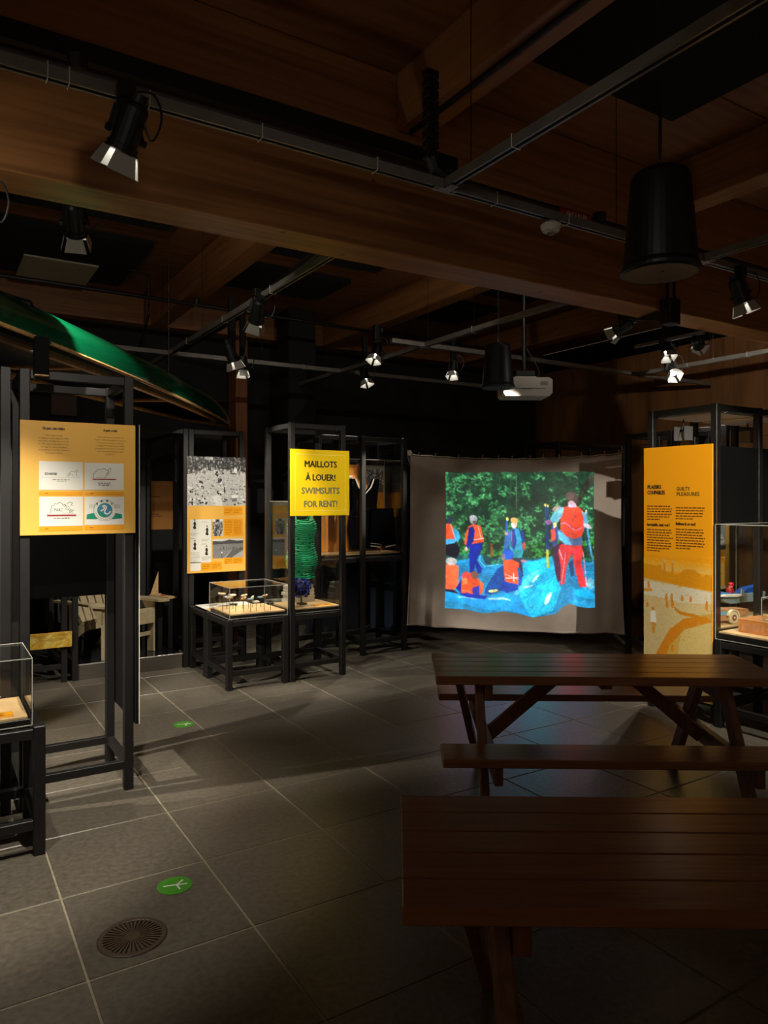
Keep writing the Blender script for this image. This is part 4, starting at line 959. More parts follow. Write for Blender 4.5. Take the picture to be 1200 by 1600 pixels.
for k in range(170):
    x, y = q.uniform(420, 990), q.uniform(690, 950); a = q.uniform(-1.1, -.3); L = q.uniform(15, 60)
    P.line([(x, y), (x+L*math.cos(a), y+L*math.sin(a))], q.uniform(1.5, 4), q.choice([(10, 90, 150), (60, 210, 245), (8, 120, 180), (20, 160, 215)]), .45)
for k in range(5): P.line([(640, 800+k*22), (700, 740+k*12), (790, 720+k*8)], 3, (6, 90, 140), .7)
P.ell(690, 752, 26, 8, (230, 245, 250), .8, -.8); P.ell(752, 872, 34, 12, (240, 250, 252), .9, -1.0); P.ell(650, 800, 30, 6, (200, 240, 250), .8, -.5)
P.poly([(215, 862), (300, 882), (420, 880), (520, 860), (600, 866), (640, 930), (670, 962), (420, 940), (215, 915)], (14, 150, 225)); P.ell(500, 888, 60, 6, (190, 235, 250), .8, .1); P.ell(330, 890, 50, 5, (160, 220, 250), .7)
for k in range(7): P.line([(275, 700+k*12), (330, 690+k*10), (420, 712+k*9), (480, 700+k*14)], 2.5, (8, 60, 120), .8)
P.line([(400, 640), (394, 668), (425, 700), (500, 695)], 7, (60, 190, 235))
for k in range(6): P.line([(880, 690+k*24), (935, 700+k*22), (992, 690+k*26)], 3, (6, 70, 130), .8)
SK = (205, 160, 150); OR = (238, 74, 36); OR2 = (250, 96, 50); NB = (12, 30, 120); BK = (14, 12, 22)
# far left standing person, cut by the picture's edge
P.poly([(215, 580), (265, 575), (290, 600), (288, 640), (270, 668), (240, 660), (215, 650)], BK); P.poly([(212, 470), (245, 468), (262, 500), (274, 566), (215, 588)], OR); P.poly([(252, 488), (284, 510), (293, 545), (280, 572), (262, 560)], (50, 150, 200)); P.poly([(214, 560), (275, 552), (262, 578), (216, 592)], (60, 150, 205)); P.ell(234, 448, 14, 22, (30, 40, 60)); P.line([(240, 470), (270, 560)], 2, (240, 235, 230))
# person in blue trousers
P.poly([(345, 565), (412, 566), (408, 600), (380, 668), (410, 712), (404, 738), (388, 742), (372, 690), (366, 745), (345, 742), (340, 650)], (10, 26, 150)); P.poly([(336, 480), (360, 464), (400, 468), (420, 560), (368, 574), (330, 590), (316, 585), (318, 530)], OR); P.poly([(338, 490), (358, 474), (370, 500), (364, 560), (340, 600), (326, 618), (322, 604), (330, 560)], (16, 24, 120)); P.line([(362, 552), (416, 540)], 3, (240, 236, 230)); P.line([(386, 470), (404, 540)], 2, (240, 236, 230))
P.ell(362, 440, 20, 24, (140, 130, 135)); P.ell(362, 428, 21, 17, (170, 168, 180)); P.ell(368, 452, 11, 10, (90, 70, 70)); P.ell(324, 612, 7, 14, SK)
# centre person with orange cap and paddle
P.line([(541, 430), (536, 520), (528, 600)], 9, (30, 90, 190)); P.ell(542, 436, 7, 10, (230, 220, 90)); P.poly([(560, 660), (612, 645), (626, 745), (600, 790), (580, 745)], (50, 40, 60))
P.poly([(545, 505), (575, 485), (600, 482), (624, 510), (628, 600), (616, 648), (580, 650), (556, 620), (548, 570)], (40, 150, 190)); P.poly([(558, 498), (580, 486), (592, 560), (578, 610), (560, 585)], (24, 60, 140)); P.poly([(600, 480), (630, 505), (634, 600), (622, 606), (614, 530)], (16, 50, 120)); P.line([(564, 500), (566, 590)], 4, (230, 80, 60)); P.ell(628, 580, 9, 22, (230, 70, 50), .8); P.poly([(568, 606), (616, 604), (616, 646), (572, 648)], (36, 130, 140))
P.ell(578, 462, 15, 24, (232, 206, 196)); P.ell(578, 440, 19, 17, (232, 170, 90)); P.poly([(525, 560), (552, 500), (560, 540), (540, 620), (524, 630)], (46, 110, 190)); P.ell(538, 520, 9, 10, SK)
# kneeling middle person in vest
P.poly([(420, 850), (440, 800), (490, 720), (540, 690), (560, 740), (540, 800), (500, 850), (450, 862)], (10, 60, 140)); P.poly([(520, 680), (560, 660), (604, 680), (604, 800), (530, 800), (524, 740)], OR); P.poly([(596, 700), (622, 730), (616, 800), (600, 812)], (20, 80, 170)); P.ell(545, 636, 30, 32, (26, 84, 200)); P.line([(530, 776), (600, 762)], 4, (240, 230, 235)); P.line([(528, 752), (600, 772)], 3, (235, 225, 235)); P.line([(574, 736), (576, 790)], 4, (240, 220, 240)); P.poly([(500, 812), (530, 796), (596, 800), (600, 830), (540, 858), (500, 845)], (16, 50, 150)); P.ell(470, 842, 26, 8, (220, 220, 130)); P.ell(520, 655, 10, 22, (180, 110, 130), .7); P.ell(628, 664, 16, 8, (200, 120, 130), .8)
# seated left person
P.poly([(218, 705), (262, 698), (286, 712), (284, 830), (262, 850), (218, 850)], OR2); P.ell(246, 686, 30, 22, (175, 172, 165)); P.line([(222, 706), (284, 716)], 3, (240, 120, 100)); P.poly([(272, 840), (300, 790), (310, 840), (300, 870)], (20, 20, 120)); P.poly([(218, 850), (260, 850), (290, 872), (218, 862)], (20, 20, 50))
# crouched orange heap
P.poly([(300, 800), (320, 760), (350, 745), (400, 782), (420, 800), (412, 850), (390, 868), (360, 880), (302, 875)], (232, 70, 24)); P.ell(325, 768, 22, 24, (226, 60, 50)); P.ell(370, 755, 20, 22, (120, 70, 60)); P.poly([(360, 830), (396, 810), (396, 868), (362, 872)], (30, 40, 170)); P.line([(300, 852), (350, 856)], 3, (250, 150, 120)); P.poly([(284, 870), (300, 868), (440, 862), (428, 880), (330, 890)], (16, 30, 160)); P.poly([(306, 786), (330, 778), (334, 810), (310, 822)], (250, 120, 60)); P.poly([(395, 780), (420, 800), (410, 830), (400, 810)], OR2)
P.poly([(452, 570), (464, 572), (468, 640), (455, 655)], (150, 70, 40))
# right group: paddles, second person behind, big standing person
for dx in (0, 10): P.line([(742+dx, 350), (748+dx, 620)], 8, (24, 50, 110)); P.line([(748+dx*.6, 600), (752+dx*.6, 705)], 7, (200, 200, 50))
P.ell(740, 352, 6, 9, (225, 215, 110)); P.ell(754, 356, 6, 8, (225, 215, 110)); P.line([(953, 392), (960, 520), (984, 700)], 9, (70, 150, 190)); P.line([(944, 480), (950, 560), (980, 690)], 5, (30, 60, 100)); P.line([(955, 388), (948, 410)], 5, (230, 210, 120))
P.poly([(765, 430), (800, 370), (840, 380), (830, 440), (800, 450), (776, 450)], (90, 180, 200)); P.ell(800, 376, 22, 16, (170, 140, 130), .8); P.ell(757, 448, 18, 14, (150, 90, 150)); P.poly([(770, 470), (796, 440), (810, 500), (800, 600), (780, 590)], (50, 60, 130)); P.poly([(770, 490), (792, 488), (796, 550), (772, 560)], (226, 70, 50)); P.poly([(780, 452), (800, 448), (800, 480), (784, 486)], (214, 214, 140)); P.poly([(780, 590), (826, 580), (826, 800), (806, 810), (792, 740)], (70, 24, 50))
P.poly([(818, 600), (926, 585), (936, 640), (926, 700), (950, 840), (914, 846), (888, 720), (880, 650), (850, 740), (838, 836), (816, 834), (822, 720), (808, 640)], (226, 44, 48)); P.line([(846, 650), (836, 740), (822, 830)], 4, (250, 150, 160)); P.line([(936, 640), (946, 760), (950, 835)], 4, (250, 150, 160)); P.line([(812, 620), (830, 690)], 5, (250, 170, 180))
P.poly([(806, 500), (830, 520), (930, 545), (936, 600), (900, 604), (850, 610), (806, 560)], (70, 90, 130)); P.poly([(808, 510), (860, 560), (880, 606), (846, 606), (812, 560)], (90, 180, 220))
P.poly([(828, 385), (870, 368), (912, 372), (938, 400), (942, 500), (930, 545), (890, 566), (850, 556), (820, 510), (822, 440)], (244, 60, 34)); P.poly([(826, 390), (838, 380), (830, 430), (808, 460), (790, 445), (808, 400)], (120, 190, 215)); P.poly([(930, 400), (950, 410), (958, 470), (942, 500), (938, 440)], (110, 160, 190)); P.ell(958, 484, 22, 12, (200, 180, 190), .9, .5)
P.line([(820, 478), (845, 474), (880, 505), (905, 514), (935, 494)], 6, (230, 120, 170)); P.poly([(886, 380), (930, 400), (900, 440), (880, 480)], (190, 60, 40), .6)
P.ell(880, 322, 30, 38, (70, 50, 48)); P.ell(878, 356, 18, 18, (196, 150, 150)); P.ell(868, 312, 22, 24, (84, 62, 58)); P.poly([(858, 352), (900, 352), (906, 376), (862, 380)], (190, 160, 180))
P.poly([(860, 720), (884, 690), (890, 780), (872, 800)], (20, 60, 110)); P.ell(968, 820, 18, 34, (120, 160, 160), .7); P.poly([(940, 850), (992, 880), (992, 912), (900, 900), (880, 870)], (14, 160, 220))
P.mottle(.07, 3, 1); P.mottle(.09, 9, 2); P.mottle(.1, 26, 3); P.blur(1); P.I = P.I*.92+np.array([14, 16, 16])
bx = [215, 330, 420, 470, 520, 590, 670, 730, 790, 820, 860, 900, 940, 992]; by = [912, 918, 938, 930, 922, 934, 960, 952, 938, 905, 888, 905, 915, 915]
sx0, sx1 = (215-30)/1100., (990-30)/1100.
def pj(s, r):
    x = 215+777*s; y0 = 168; yb = float(np.interp(x, bx, by)); y = y0+(yb-y0)*r
    ss = .006+(x-32)/(1128-32)*.99
    top = 72+28*(1-(2*ss-1)**2); bot = 1010+58*ss
    return cloth(min(1, max(0, ss)), (y-top)/(bot-top), .004)
picture('projected_picture', P, pj, M_proj, t)
# line and clothes pegs
t2 = thing('clothes_line', 'thin cord strung between two frames, holding the sheet', 'cord')
cp = [Vector(cloth(i/40, 0)) for i in range(41)]
obj('cord', MB().tube([A-DN*.045+Vector((0, 0, 2.20))]+[p+Vector((0, 0, .012)) for p in cp]+[Bv+DN*.0+Vector((0, 0, 2.20))], .004, 6), M_offw, t2)
obj('knot', MB().ell(A.x-.02, A.y-.03, 2.14, .03, .03, .035, 10, 6), M_offw, t2); obj('loose_end', MB().tube([A+Vector((-.03, -.02, 2.13)), A+Vector((-.06, 0, 2.05)), A+Vector((.0, -.02, 2.0)), A+Vector((-.02, 0, 2.1))], .004, 6), M_offw, t2)
for k, s_ in enumerate([.045, .125, .235, .35, .425, .49, .575, .635, .71, .815, .92, .985]):
    p = Vector(cloth(s_, .0)); t3 = thing('clothes_peg', 'wooden clothes peg, number of twelve along the top of the sheet', 'peg', p, math.atan2(DN.y, DN.x), 'clothes pegs along the line')
    t3['label'] = ['leftmost', 'second', 'third', 'fourth', 'fifth', 'sixth', 'seventh', 'eighth', 'ninth', 'tenth', 'eleventh', 'rightmost'][k]+' wooden clothes peg from the left, clipping the sheet to the cord'
    obj('peg_leg', MB().bar((0, -.007, -.03), (0, -.003, .05), .008, .005, .001), M_rim, t3); obj('peg_leg', MB().bar((0, .007, -.03), (0, .003, .05), .008, .005, .001), M_rim, t3)
    obj('spring', MB().tube([(-.006, 0, .012), (.006, 0, .012)], .006, 8), M_alu, t3)

# ------------------------------------------------------------------ right side: tall orange panel and car case
frame(4.845, 5.43, 3.2, 3.80, 2.34, 'tall black frame behind the tall orange panel at right', low=('f', 'b', 'r', 'l'), mids=(('f', .585), ('b', .585), ('l', .585)))
frame(5.44, 6.0, 3.2, 3.80, 2.34, 'tall black frame next to the orange panel frame at right edge', posts=(1, 3), low=('f', 'b', 'r'), mids=(('f', .585), ('b', .585)))
tag(obj('roof_sheet', B(4.9, 5.38, 3.26, 3.74, 2.276, 2.288, .001), mat('white_diffuser', sr(190, 198, 205), .5)), 'pale roof sheet under the top of the frame at right, lit from below', 'sheet')
tag(obj('roof_sheet', B(5.46, 5.94, 3.26, 3.74, 2.276, 2.288, .001), mat('white_diffuser', sr(190, 198, 205), .5)), 'pale roof sheet in the next frame at the right edge', 'sheet')
tag(obj('header_board', B(4.9, 5.94, 3.215, 3.23, 1.46, 2.03, .002), M_bboard), 'black header board across the top of the frame right of the orange panel', 'board')
t = thing('frame_light_box', 'small grey open-bottomed lamp box under the roof of the frame at right', 'light fixture', (5.02, 3.6, 2.1))
gb = mat('grey_box', sr(90, 90, 88), .5)
obj('side_plate', B(-.05, .05, -.05, -.04, 0, .11), gb, t); obj('side_plate', B(-.05, .05, .04, .05, 0, .11), gb, t); obj('back_plate', B(.04, .05, -.04, .04, 0, .11), gb, t); obj('reflector', MB().prism([(-.03, .0), (.03, 0), (0, .07)], -.03, .03), M_alu, t); obj('stem', MB().tube([(0, 0, .07), (0, 0, .165)], .006, 6), M_blackm, t)
def box_lamp(t, p, e):
    li = bpy.data.lights.new('box_light', 'SPOT'); li.energy = e; li.color = (1, .95, .85); li.spot_size = math.radians(110); li.spot_blend = .8; li.shadow_soft_size = .02
    lo = bpy.data.objects.new('box_light', li); COL.objects.link(lo); lo.parent = t; lo.location = p
box_lamp(t, (0, 0, -.01), 26)
t = thing('frame_light_box', 'second small lamp box, added under the roof of the frame at the right edge', 'light fixture', (5.72, 3.5, 2.1))  # extra lamp box added to light the toy racers from above
obj('housing', B(-.05, .05, -.05, .05, 0, .1, .003), gb, t); obj('stem', MB().tube([(0, 0, .1), (0, 0, .165)], .006, 6), M_blackm, t); box_lamp(t, (0, 0, -.01), 26)
t = thing('tall_orange_panel', 'tall orange text panel fading into an old beach picture at right', 'panel', (4.825, 3.82, 2.045), -math.pi/2)
GW, GH = .60, 1.90
obj('board', B(0, GW, 0, .012, -GH, 0, .0015), M_ora, t)
def gm(x, y):   # crop px (3.81x) -> panel
    s = (x-172)/406.; top = 303-22*s; return s*GW, -(y-top)/(745+120*s)*1.17
# duotone beach picture
Og = (236, 156, 12); Od = (205, 128, 8); Oc = (212, 196, 150)
Pg = Paint(0, 0, 100, 200, 110, 220, Og)
Pg.I[:] = np.array(Og, float)
yy = Pg.Y[..., None]
Pg.I = np.where(yy < 22, np.array(Og, float)*(1-yy/22*.0)+(np.array(Oc, float)-np.array(Og, float))*np.clip((yy-4)/18, 0, 1)*.55, Pg.I)
Pg.poly([(0, 14), (20, 16), (28, 14), (28, 22), (50, 26), (56, 24), (60, 18), (70, 17), (78, 18), (86, 26), (92, 22), (100, 26), (100, 44), (60, 42), (0, 36)], (214, 142, 14))
for x in (32, 44): Pg.poly([(x-3, 24), (x-1, 6), (x, 2), (x+1, 6), (x+3, 24)], (196, 170, 110)); Pg.poly([(x-1, 10), (x+1, 10), (x+2, 26), (x-2, 26)], (210, 140, 20))
Pg.poly([(0, 36), (60, 42), (100, 45), (100, 75), (60, 92), (40, 110), (20, 150), (0, 160)], (206, 184, 128)); Pg.poly([(0, 40), (60, 43), (100, 46), (100, 62), (50, 66), (0, 60)], (212, 204, 176))
Pg.poly([(100, 74), (70, 84), (48, 100), (30, 130), (20, 170), (0, 190), (0, 200), (100, 200)], (198, 160, 70)); Pg.poly([(100, 82), (74, 92), (56, 110), (52, 140), (90, 200), (100, 200)], (206, 180, 110)); Pg.poly([(90, 80), (60, 88), (40, 106), (22, 140), (10, 170), (24, 170), (40, 130), (60, 104), (100, 86)], (206, 128, 20))
Pg.poly([(0, 168), (40, 150), (70, 170), (72, 200), (0, 200)], (208, 132, 20), .8)
q = random.Random(9)
for k in range(500): x, y = q.uniform(0, 100), q.uniform(40, 200); Pg.ell(x, y, q.uniform(.5, 3), q.uniform(.3, .9), q.choice([(214, 190, 130), (222, 150, 30), (200, 140, 40)]), .4)
for x, y, h_ in ((35, 62, 9), (43, 61, 10), (44, 70, 9), (58, 60, 7), (70, 60, 7), (92, 66, 11), (36, 72, 8), (6, 76, 5), (8, 46, 8), (40, 126, 8), (44, 134, 8)): Pg.ell(x, y, 2, h_*.55, (214, 132, 14)); Pg.ell(x, y-h_*.55, 1.3, 1.6, (200, 120, 20))
Pg.poly([(46, 72), (56, 78), (82, 80), (80, 84), (56, 83), (48, 78)], (200, 128, 20)); Pg.poly([(0, 52), (12, 50), (14, 54), (0, 56)], (220, 150, 30)); Pg.poly([(11, 84), (18, 82), (20, 98), (18, 102), (11, 100)], (232, 228, 214)); Pg.poly([(12, 100), (19, 100), (18, 116), (13, 116)], (206, 150, 60)); Pg.ell(15, 80, 2, 3, (200, 130, 40)); Pg.line([(14, 62), (34, 64), (44, 66)], .8, (214, 140, 30))
Pg.I = Pg.I*(1-np.clip((6-Pg.Y[..., None])/6, 0, 1))+np.array(Og, float)*np.clip((6-Pg.Y[..., None])/6, 0, 1); Pg.grain(5, 5)
zt_ = gm(300, 860)[1]
picture('duotone_print', Pg, lambda s, r: (.001+(GW-.002)*s, -.0008, zt_+(-GH+.002-zt_)*r), M_print, t)
def tg(body, x, y, h, **k): a, b = gm(x, y); return text('lettering', body, a, b, h, k.pop('m', M_ink), t, align='LEFT', **k)
tg('PLAISIRS', 196, 510, .030, width=.124, bold=.002); tg('COUPABLES', 196, 538, .030, width=.158, bold=.002)
GI = mat('olive_ink', sr(92, 78, 24), .5)
tg('GUILTY', 375, 526, .028, width=.113, m=GI, bold=.0014); tg('PLEASURES', 375, 553, .028, width=.19, m=GI, bold=.0014)
tg('Incroyable, mais vrai !', 194, 697, .024, width=.205, bold=.0015); tg('Believe it or not!', 371, 706, .024, width=.165, bold=.0015)
for (a, b, y, n) in ((194, 354, 600, 6), (371, 540, 618, 5), (194, 354, 718, 9), (371, 542, 730, 8)):
    p_, q_ = gm(a, y), gm(b, y); lines('body_text', p_[0], q_[0], p_[1], n, .0205, .008, M_inkb, t, seed=a+y)
# stand, case and contents
stand(4.80, 5.9, 2.30, 3.19, .63, 'low black stand at the right edge carrying the big toy case')
case(4.90, 5.94, 3.256, 3.74, .6305, 1.455, 'tall glass case of toy racers inside the frame right of the orange panel', base=.055)
case(4.805, 5.88, 2.33, 3.185, .635, 1.46, 'wide glass case at the right edge holding the wooden box', base=.055)
case(4.955, 5.18, 2.40, 2.93, .7865, .95, 'small low glass cover over the model ship on the wooden box', base=.012)
t = panel('boat_photo_panel', 'narrow orange panel with a black and white boat photograph at right', 'panel', (5.42, 3.825, 1.50), 0, .56, .62, M_yel)
Ph = Paint(0, 0, 30, 40, 36, 46, (170, 172, 172))
Ph.poly([(0, 0), (30, 0), (30, 12), (0, 14)], (120, 124, 122)); Ph.poly([(2, 24), (24, 22), (28, 30), (24, 34), (5, 34)], (236, 236, 232)); Ph.poly([(6, 12), (12, 10), (13, 22), (6, 24)], (240, 240, 236)); Ph.poly([(15, 8), (20, 8), (21, 22), (15, 22)], (90, 90, 90)); Ph.line([(3, 30), (26, 28)], 1, (60, 60, 60)); Ph.poly([(0, 35), (30, 35), (30, 40), (0, 40)], (60, 62, 62)); Ph.grain(12, 6)
obj('added_backing', B(.002, .558, .0125, .018, -.618, -.002), M_bboard, t)  # unseen black backing added to keep the panel's back out of reflections
picture('boat_photo', Ph, lambda s, r: (.22+.28*s, -.001, -.30*r), M_print, t)
rect('orange_block', .25, -.32, .47, -.42, M_ora, t); lines('caption_text', .28, .44, -.335, 3, .02, .006, M_inkb, t, seed=8); lines('caption_text', .28, .46, -.51, 2, .02, .008, M_inkb, t, seed=9)
# pull toy boat with wheels
BL = mat('toy_blue', sr(40, 120, 190), .35); LB = mat('toy_sky_blue', sr(70, 165, 210), .35); CRM = mat('toy_cream', sr(222, 205, 170), .4); TW = wood('toy_wood', sr(190, 130, 84), (8, 3, 3), .35)
t = thing('toy_racer', 'wooden toy racing car with pale blue flank and red and cream wheels', 'toy', (5.13, 3.39, .687), math.radians(-6))
obj('body', MB().prism([(-.22, .04), (.12, .035), (.3, .07), (.28, .10), (.05, .11), (-.22, .12)], -.06, .06), TW, t)
obj('flank_stripe', MB().prism([(-.22, .075), (.02, .07), (.08, .09), (.0, .1), (-.22, .1)], -.0615, -.06), LB, t); obj('cowl', MB().prism([(-.2, .12), (-.05, .115), (.03, .11), (-.04, .135), (-.2, .14)], -.04, .04), LB, t)
for x in (.09, -.18):
    for y in (-.075, .06):
        Mw = Matrix.Translation((x, y, .048)) @ Matrix.Rotation(math.pi/2, 4, 'X')
        wh = obj('wheel', MB().lathe([(.02, -.012), (.044, -.012), (.048, -.006), (.048, .006), (.044, .012), (.02, .012)], 24, Mw), CRM, t)
        obj('hub', MB().lathe([(.024, -.0135), (.024, .0135)], 16, Mw), mat('toy_dark_red', sr(120, 24, 20), .4), wh); obj('hub_cap', MB().lathe([(.009, -.016), (.009, .016)], 12, Mw), CRM, wh)
    if x > 0:
        o = MB(); 
        for k in range(13):
            a = math.radians(-5+k*14); o.v += [(x+.062*math.cos(a), -.088, .048+.062*math.sin(a)), (x+.062*math.cos(a), -.062, .048+.062*math.sin(a)), (x+.052*math.cos(a), -.062, .048+.052*math.sin(a)), (x+.052*math.cos(a), -.088, .048+.052*math.sin(a))]
        o.f = [(4*k+i, 4*k+(i+1) % 4, 4*k+4+(i+1) % 4, 4*k+4+i) for k in range(12) for i in range(4)]
        obj('mudguard', o, CRM, t)
t = thing('toy_speedboat', 'toy racing boat with a driver in a red helmet, blue and white deck', 'toy', (5.55, 3.58, .80), math.radians(-8))
obj('hull', MB().prism([(-.16, .04), (-.02, -.01), (.36, .0), (.38, .07), (.1, .06), (.0, .05)], -.065, .065), mat('toy_grey_blue', sr(130, 150, 160), .3), t)
obj('deck', MB().prism([(-.2, .055), (0, .052), (.0, .075), (-.08, .074)], -.055, .055), BL, t); obj('tail_cowl', MB().prism([(.12, .06), (.38, .07), (.36, .12), (.2, .1)], -.04, .04), mat('toy_deep_blue', sr(20, 80, 170), .35), t)
obj('wing', MB().prism([(-.19, .058), (.02, .05), (.1, .055), (.08, .062), (-.1, .072)], -.10, -.056), M_paper, t); obj('windscreen', MB().prism([(.1, .055), (.15, .055), (.11, .11)], -.06, -.052), M_paper, t)
obj('engine', MB().ell(-.15, 0, .08, .05, .03, .02, 10, 6), M_alu, t); obj('exhaust_pipe', MB().tube([(-.26, -.03, .06), (-.12, -.03, .068)], .008, 8), M_alu, t); obj('exhaust_pipe', MB().tube([(-.26, .03, .06), (-.12, .03, .068)], .008, 8), M_alu, t)
obj('driver_torso', MB().ell(.04, -.0, .085, .035, .03, .035, 12, 8), mat('toy_red', sr(180, 30, 30), .4), t); hd = obj('driver_head', MB().ell(.05, 0, .125, .019, .018, .02, 12, 8), mat('toy_skin', sr(214, 150, 120), .5), t)
obj('helmet', MB().ell(.055, 0, .137, .026, .024, .02, 14, 8), mat('toy_bright_red', sr(190, 20, 40), .25), hd)
for x in (-.08, .25): obj('display_prop', MB().tube([(x, 0, .0), (x, 0, -.113)], .005, 6), M_glass, t)
t = thing('wooden_toy_box', 'low dovetailed wooden box in front in the big glass case', 'box', (4.93, 2.98, .691), math.radians(-88))
CED = wood('cedar', sr(196, 128, 62), (3, 9, 9), .5)
obj('front_board', B(-.1, .6, -.012, .0, 0, .085, .002), CED, t); obj('rear_board', B(-.1, .6, .25, .262, 0, .085, .002), CED, t); obj('end_board', B(-.1, -.088, .0005, .2495, 0, .085, .002), CED, t); obj('end_board', B(.588, .6, .0005, .2495, 0, .085, .002), CED, t); obj('lid', B(-.1, .6, -.012, .262, .0855, .094, .002), CED, t)
obj('inset_plate', B(-.075, .09, -.0135, -.0125, .015, .07), TW, t)
t = thing('small_model_ship', 'white and black model ship on top of the low wooden box', 'model', (5.03, 2.80, .799), math.radians(-88))
obj('base', B(-.1, .3, -.03, .05, 0, .03, .002), M_blackm, t); obj('hull', B(-.1, .3, -.034, .054, .0305, .042, .002), M_paper, t); obj('upper_deck', B(.02, .3, -.02, .04, .0425, .085, .002), M_blackm, t); obj('roof', B(.0, .3, -.03, .05, .0855, .097, .002), CRM, t); obj('wheelhouse', B(-.03, .02, -.01, .03, .0425, .06, .002), M_paper, t)
card(4.865, 2.66, .6905, .09, .2, 'orange caption card near the right edge in the big toy case')
tag(obj('panel_bottom_strip', B(5.44, 5.94, 3.80, 3.815, .86, .885, .001), mat('pale_panel_edge', sr(200, 180, 140), .5)), 'pale strip along the bottom edge of the boat photograph panel', 'shelf')  # strip standing for the bottom edge of the panels at the back

# ------------------------------------------------------------------ picnic tables
def picnic(origin, rz, L, planks, pw, ztop, thick, benches, trest, label, gap=.004, braces=True):
    """local x along the length, y away from the camera; benches = [(y0, y1, x0)]"""
    t = thing('picnic_table', label, 'table', origin, rz)
    y = 0
    for k in range(planks):
        x0 = 0; b = .003
        obj('table_plank', B(x0, L, y+gap/2, y+pw[k]-gap/2, ztop-thick, ztop, b), M_table, t); y += pw[k]
    D = y
    zb = .46
    for (y0, y1, x0, x1) in benches:
        obj('bench_seat', B(x0, x1, y0, y1, zb-.04, zb, .004), M_table, t)
    yb0 = min(b[0] for b in benches); yb1 = max(b[1] for b in benches)
    for x in trest:
        obj('cross_beam', B(x-.02, x+.02, yb0+.02, yb1-.02, zb-.13, zb-.0405, .004), M_legs, t)
        obj('top_cleat', B(x-.02, x+.02, .04, D-.04, ztop-thick-.09, ztop-thick-.0005, .004), M_legs, t)
        sg = 1 if x < L/2 else -1; xo = x-.041*sg
        obj('leg', MB().bar((xo, D*.5-.13, ztop-thick-.002), (xo, yb0+.10, .0), .085, .04, .004, up=(1, 0, 0)), M_legs, t)
        dt, df = (-.10, .07) if sg > 0 else (0, 0)
        obj('leg', MB().bar((xo+dt, D*.5+.13, ztop-thick-.002), (xo+df, yb1-.10, .0), .085, .04, .004, up=(1, 0, 0)), M_legs, t)
        if braces: obj('brace', MB().bar((x+.022*sg, D*.5, zb-.09), (x+.40*sg, D*.5, ztop-thick-.01), .07, .035, .004, up=(0, 1, 0)), M_legs, t)
    obj('middle_cleat', B(L/2-.03, L/2+.03, .05, D-.05, ztop-thick-.03, ztop-thick-.0005, .004), M_legs, t)
    return t
def cw(X, Y): return (CC*X+SS*Y, -SS*X+CC*Y, 0)
picnic(cw(.262, 3.66), -TH-math.radians(1.5), 1.73, 5, [.112]*5, .75, .045, [(-.36, -.14, .015, 1.80), (.75, .97, .05, 1.70)], (.27, 1.45), 'brown slatted picnic table in the middle distance before the screen')
picnic(cw(.040, 1.585), -TH-math.radians(1.0), 1.80, 5, [.126, .126, .118, .118, .118], .75, .042, [(-.42, -.17, .02, 1.80), (.77, 1.0, .02, 1.80)], (.27, 1.5), 'nearest brown picnic table filling the lower right corner', braces=False)

# ------------------------------------------------------------------ green boat overhead, hull up
def bcam(X, Y, z): a = cw(X, Y); return (a[0], a[1], z)
t = thing('green_canoe', 'long glossy green canoe hung upside down over the frames at left', 'boat')
TL = 6.2; NS = 64; NC = 16
def half(tt): return .46*max(0., 1-((tt-5.2)/5.2)**2)**.8+.004
def axis(tt): return -1.86-tt*.092, 8.78-tt
def sec(tt, a, s_=1.):
    """a 0..pi from right gunwale over the keel to the left gunwale"""
    hw = half(tt)*s_; X, Y = axis(tt); hh = (.27*min(1, (tt/1.2))**.55+.02)*s_
    zg = 2.50+.03*math.exp(-tt/.5)-.0*tt
    return bcam(X+hw*math.cos(a), Y, zg+hh*math.sin(a)**.75)
mb = MB()
for i in range(NS+1):
    tt = TL*(i/NS)**1.25
    for j in range(NC+1): mb.v.append(sec(tt, math.pi*j/NC))
mb.f = [(i*(NC+1)+j, i*(NC+1)+j+1, (i+1)*(NC+1)+j+1, (i+1)*(NC+1)+j) for i in range(NS) for j in range(NC)]; mb.smooth = True
obj('hull', mb, M_green, t)
# deck underneath with an elongated opening
def opening(tt):   # inner half width of the opening at station tt, 0 beyond
    return max(0., min(.30, .30*(tt-.75)/.45)) if tt > .75 else 0
mb = MB(); inn = []
for i in range(NS+1):
    tt = TL*(i/NS)**1.25; X, Y = axis(tt); hw = half(tt)*.99; o_ = min(opening(tt), hw*.72); z = 2.50+.03*math.exp(-tt/.5)-.003
    mb.v += [bcam(X+hw, Y, z), bcam(X+o_, Y, z-.004), bcam(X-o_, Y, z-.004), bcam(X-hw, Y, z)]
for i in range(NS): mb.f += [(i*4, i*4+1, i*4+5, i*4+4), (i*4+2, i*4+3, i*4+7, i*4+6)]
obj('deck', mb, mat('deck_green', sr(8, 50, 34), .12), t)
for sg in (-1, 1):
    pts = []; pr = []
    for i in range(40):
        tt = .02+(TL-.02)*i/39; X, Y = axis(tt); pts.append(bcam(X+half(tt)*sg, Y, 2.498+.03*math.exp(-tt/.5)))
    obj('gunwale', MB().tube(pts, .013, 8), M_rim, t)
pts = []
for i in range(26): tt = TL-(TL-.76)*i/25; X, Y = axis(tt); pts.append(bcam(X+min(opening(tt), half(tt)*.72), Y, 2.488))
for i in range(26): tt = .76+(TL-.76)*i/25; X, Y = axis(tt); pts.append(bcam(X-min(opening(tt), half(tt)*.72), Y, 2.488))
mb = MB(); n = len(pts)
for p in pts: mb.v += [p, (p[0], p[1], p[2]-.028), ]
c_ = [Vector(p) for p in pts]
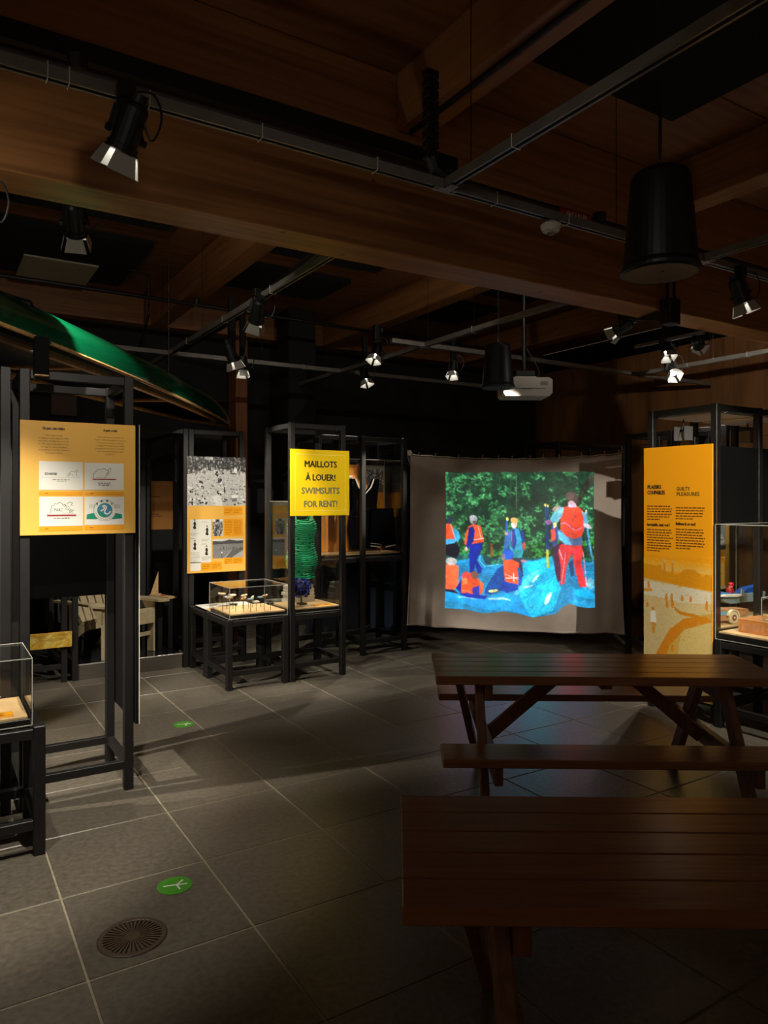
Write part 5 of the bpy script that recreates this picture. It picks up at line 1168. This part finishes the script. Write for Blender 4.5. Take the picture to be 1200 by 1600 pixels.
mb = MB().tube([p+Vector((0, 0, -.004)) for p in c_], .018, 6); obj('cockpit_rim', mb, M_rim, t)
# inner shell (interior liner)
mb = MB()
for i in range(NS+1):
    tt = TL*(i/NS)**1.25
    for j in range(NC+1): mb.v.append(sec(tt, math.pi*j/NC, .96))
mb.f = [(i*(NC+1)+j, (i+1)*(NC+1)+j, (i+1)*(NC+1)+j+1, i*(NC+1)+j+1) for i in range(NS) for j in range(NC)]; mb.smooth = True
obj('inner_shell', mb, mat('dark_liner', sr(34, 26, 18), .5), t)
for tt in (2.3, 3.9):
    X, Y = axis(tt); obj('thwart', MB().bar(bcam(X-.28, Y, 2.52), bcam(X+.28, Y, 2.52), .07, .02, .003), M_rim, t)
for tt in (1.9, 4.8):
    X, Y = axis(tt); h_ = half(tt); obj('lifting_strap', MB().tube([bcam(X+h_*1.01+.01, Y, 2.49), bcam(X+h_*.8, Y, 2.72), bcam(X, Y, 2.83), bcam(X-h_*.8, Y, 2.72), bcam(X-h_*1.01-.01, Y, 2.49)], .008, 6), M_blackm, t)
    obj('hanging_wire', MB().tube([bcam(X, Y, 2.82), bcam(X, Y, 4.11)], .003, 5), M_blackm, t)

# ------------------------------------------------------------------ floor stickers and drain
def sticker(px, py, r, label, m, bird=True, rz=0):
    u, v, _ = at(px, py, z=0); t = thing('floor_sticker', label, 'sticker', (u, v, .0003), rz)
    obj('disc', MB().lathe([(r, 0), (r, .0016), (r-.002, .002)], 40), m, t)
    if bird:
        for (a, b, c, d, w0) in ((-.62, -.16, .12, .06, .06), (.1, .05, .3, .6, .06), (.1, .05, .68, .2, .06), (.1, .05, .42, -.42, .06)):
            if w0: obj('bird_foot_mark', MB().bar((a*r, b*r, .0024), (c*r, d*r, .0024), w0*r*1.6, .0006), M_wht, t)
    return t
sticker(273, 1384, .073, 'green round sticker with a white bird footprint on the near floor', M_grn, rz=-TH)
sticker(287, 1132, .073, 'green round sticker on the floor farther off, below the chair platform', M_grn, rz=-TH)
sticker(733, 1100, .085, 'pale round sticker on the floor under the middle picnic table', mat('sticker_pink', sr(170, 150, 150), .5), False)
sticker(627, 1023, .10, 'faint grey round sticker on the floor by the swimsuit frame', mat('sticker_grey', sr(90, 86, 80), .5), False)
u, v, _ = at(207, 1464, z=0)
t = thing('floor_drain', 'round brown metal floor drain with radial slots', 'drain', (u, v, 0))
M_dr = vary(mat('drain_metal', sr(82, 66, 50), .5, .3), .1, 20)
obj('drain_ring', MB().lathe([(.104, .0002), (.124, .0002), (.126, .002), (.122, .005), (.108, .005), (.104, .003), (.104, .0002)], 56, closed=False), M_dr, t)
obj('drain_well', MB().lathe([(.106, .0006), (0, .0006)], 40, closed=False), M_blackm, t)
obj('drain_hub', MB().lathe([(.026, .001), (.026, .0045), (.02, .005)], 24), M_dr, t)
NB_ = 36
for k in range(NB_):
    a = 2*math.pi*k/NB_; w0, w1 = .0016, .0052
    mb = MB().add([(.02, -w0, .001), (.106, -w1, .001), (.106, w1, .001), (.02, w0, .001), (.02, -w0, .0045), (.106, -w1, .0045), (.106, w1, .0045), (.02, w0, .0045)], [(0, 3, 2, 1), (4, 5, 6, 7), (0, 1, 5, 4), (2, 3, 7, 6), (1, 2, 6, 5), (0, 4, 7, 3)])
    if k == 0: me = mb.mesh('drain_rib'); me.materials.append(M_dr)
    o = bpy.data.objects.new('drain_rib', me); COL.objects.link(o); o.parent = t; o.rotation_euler = (0, 0, a)
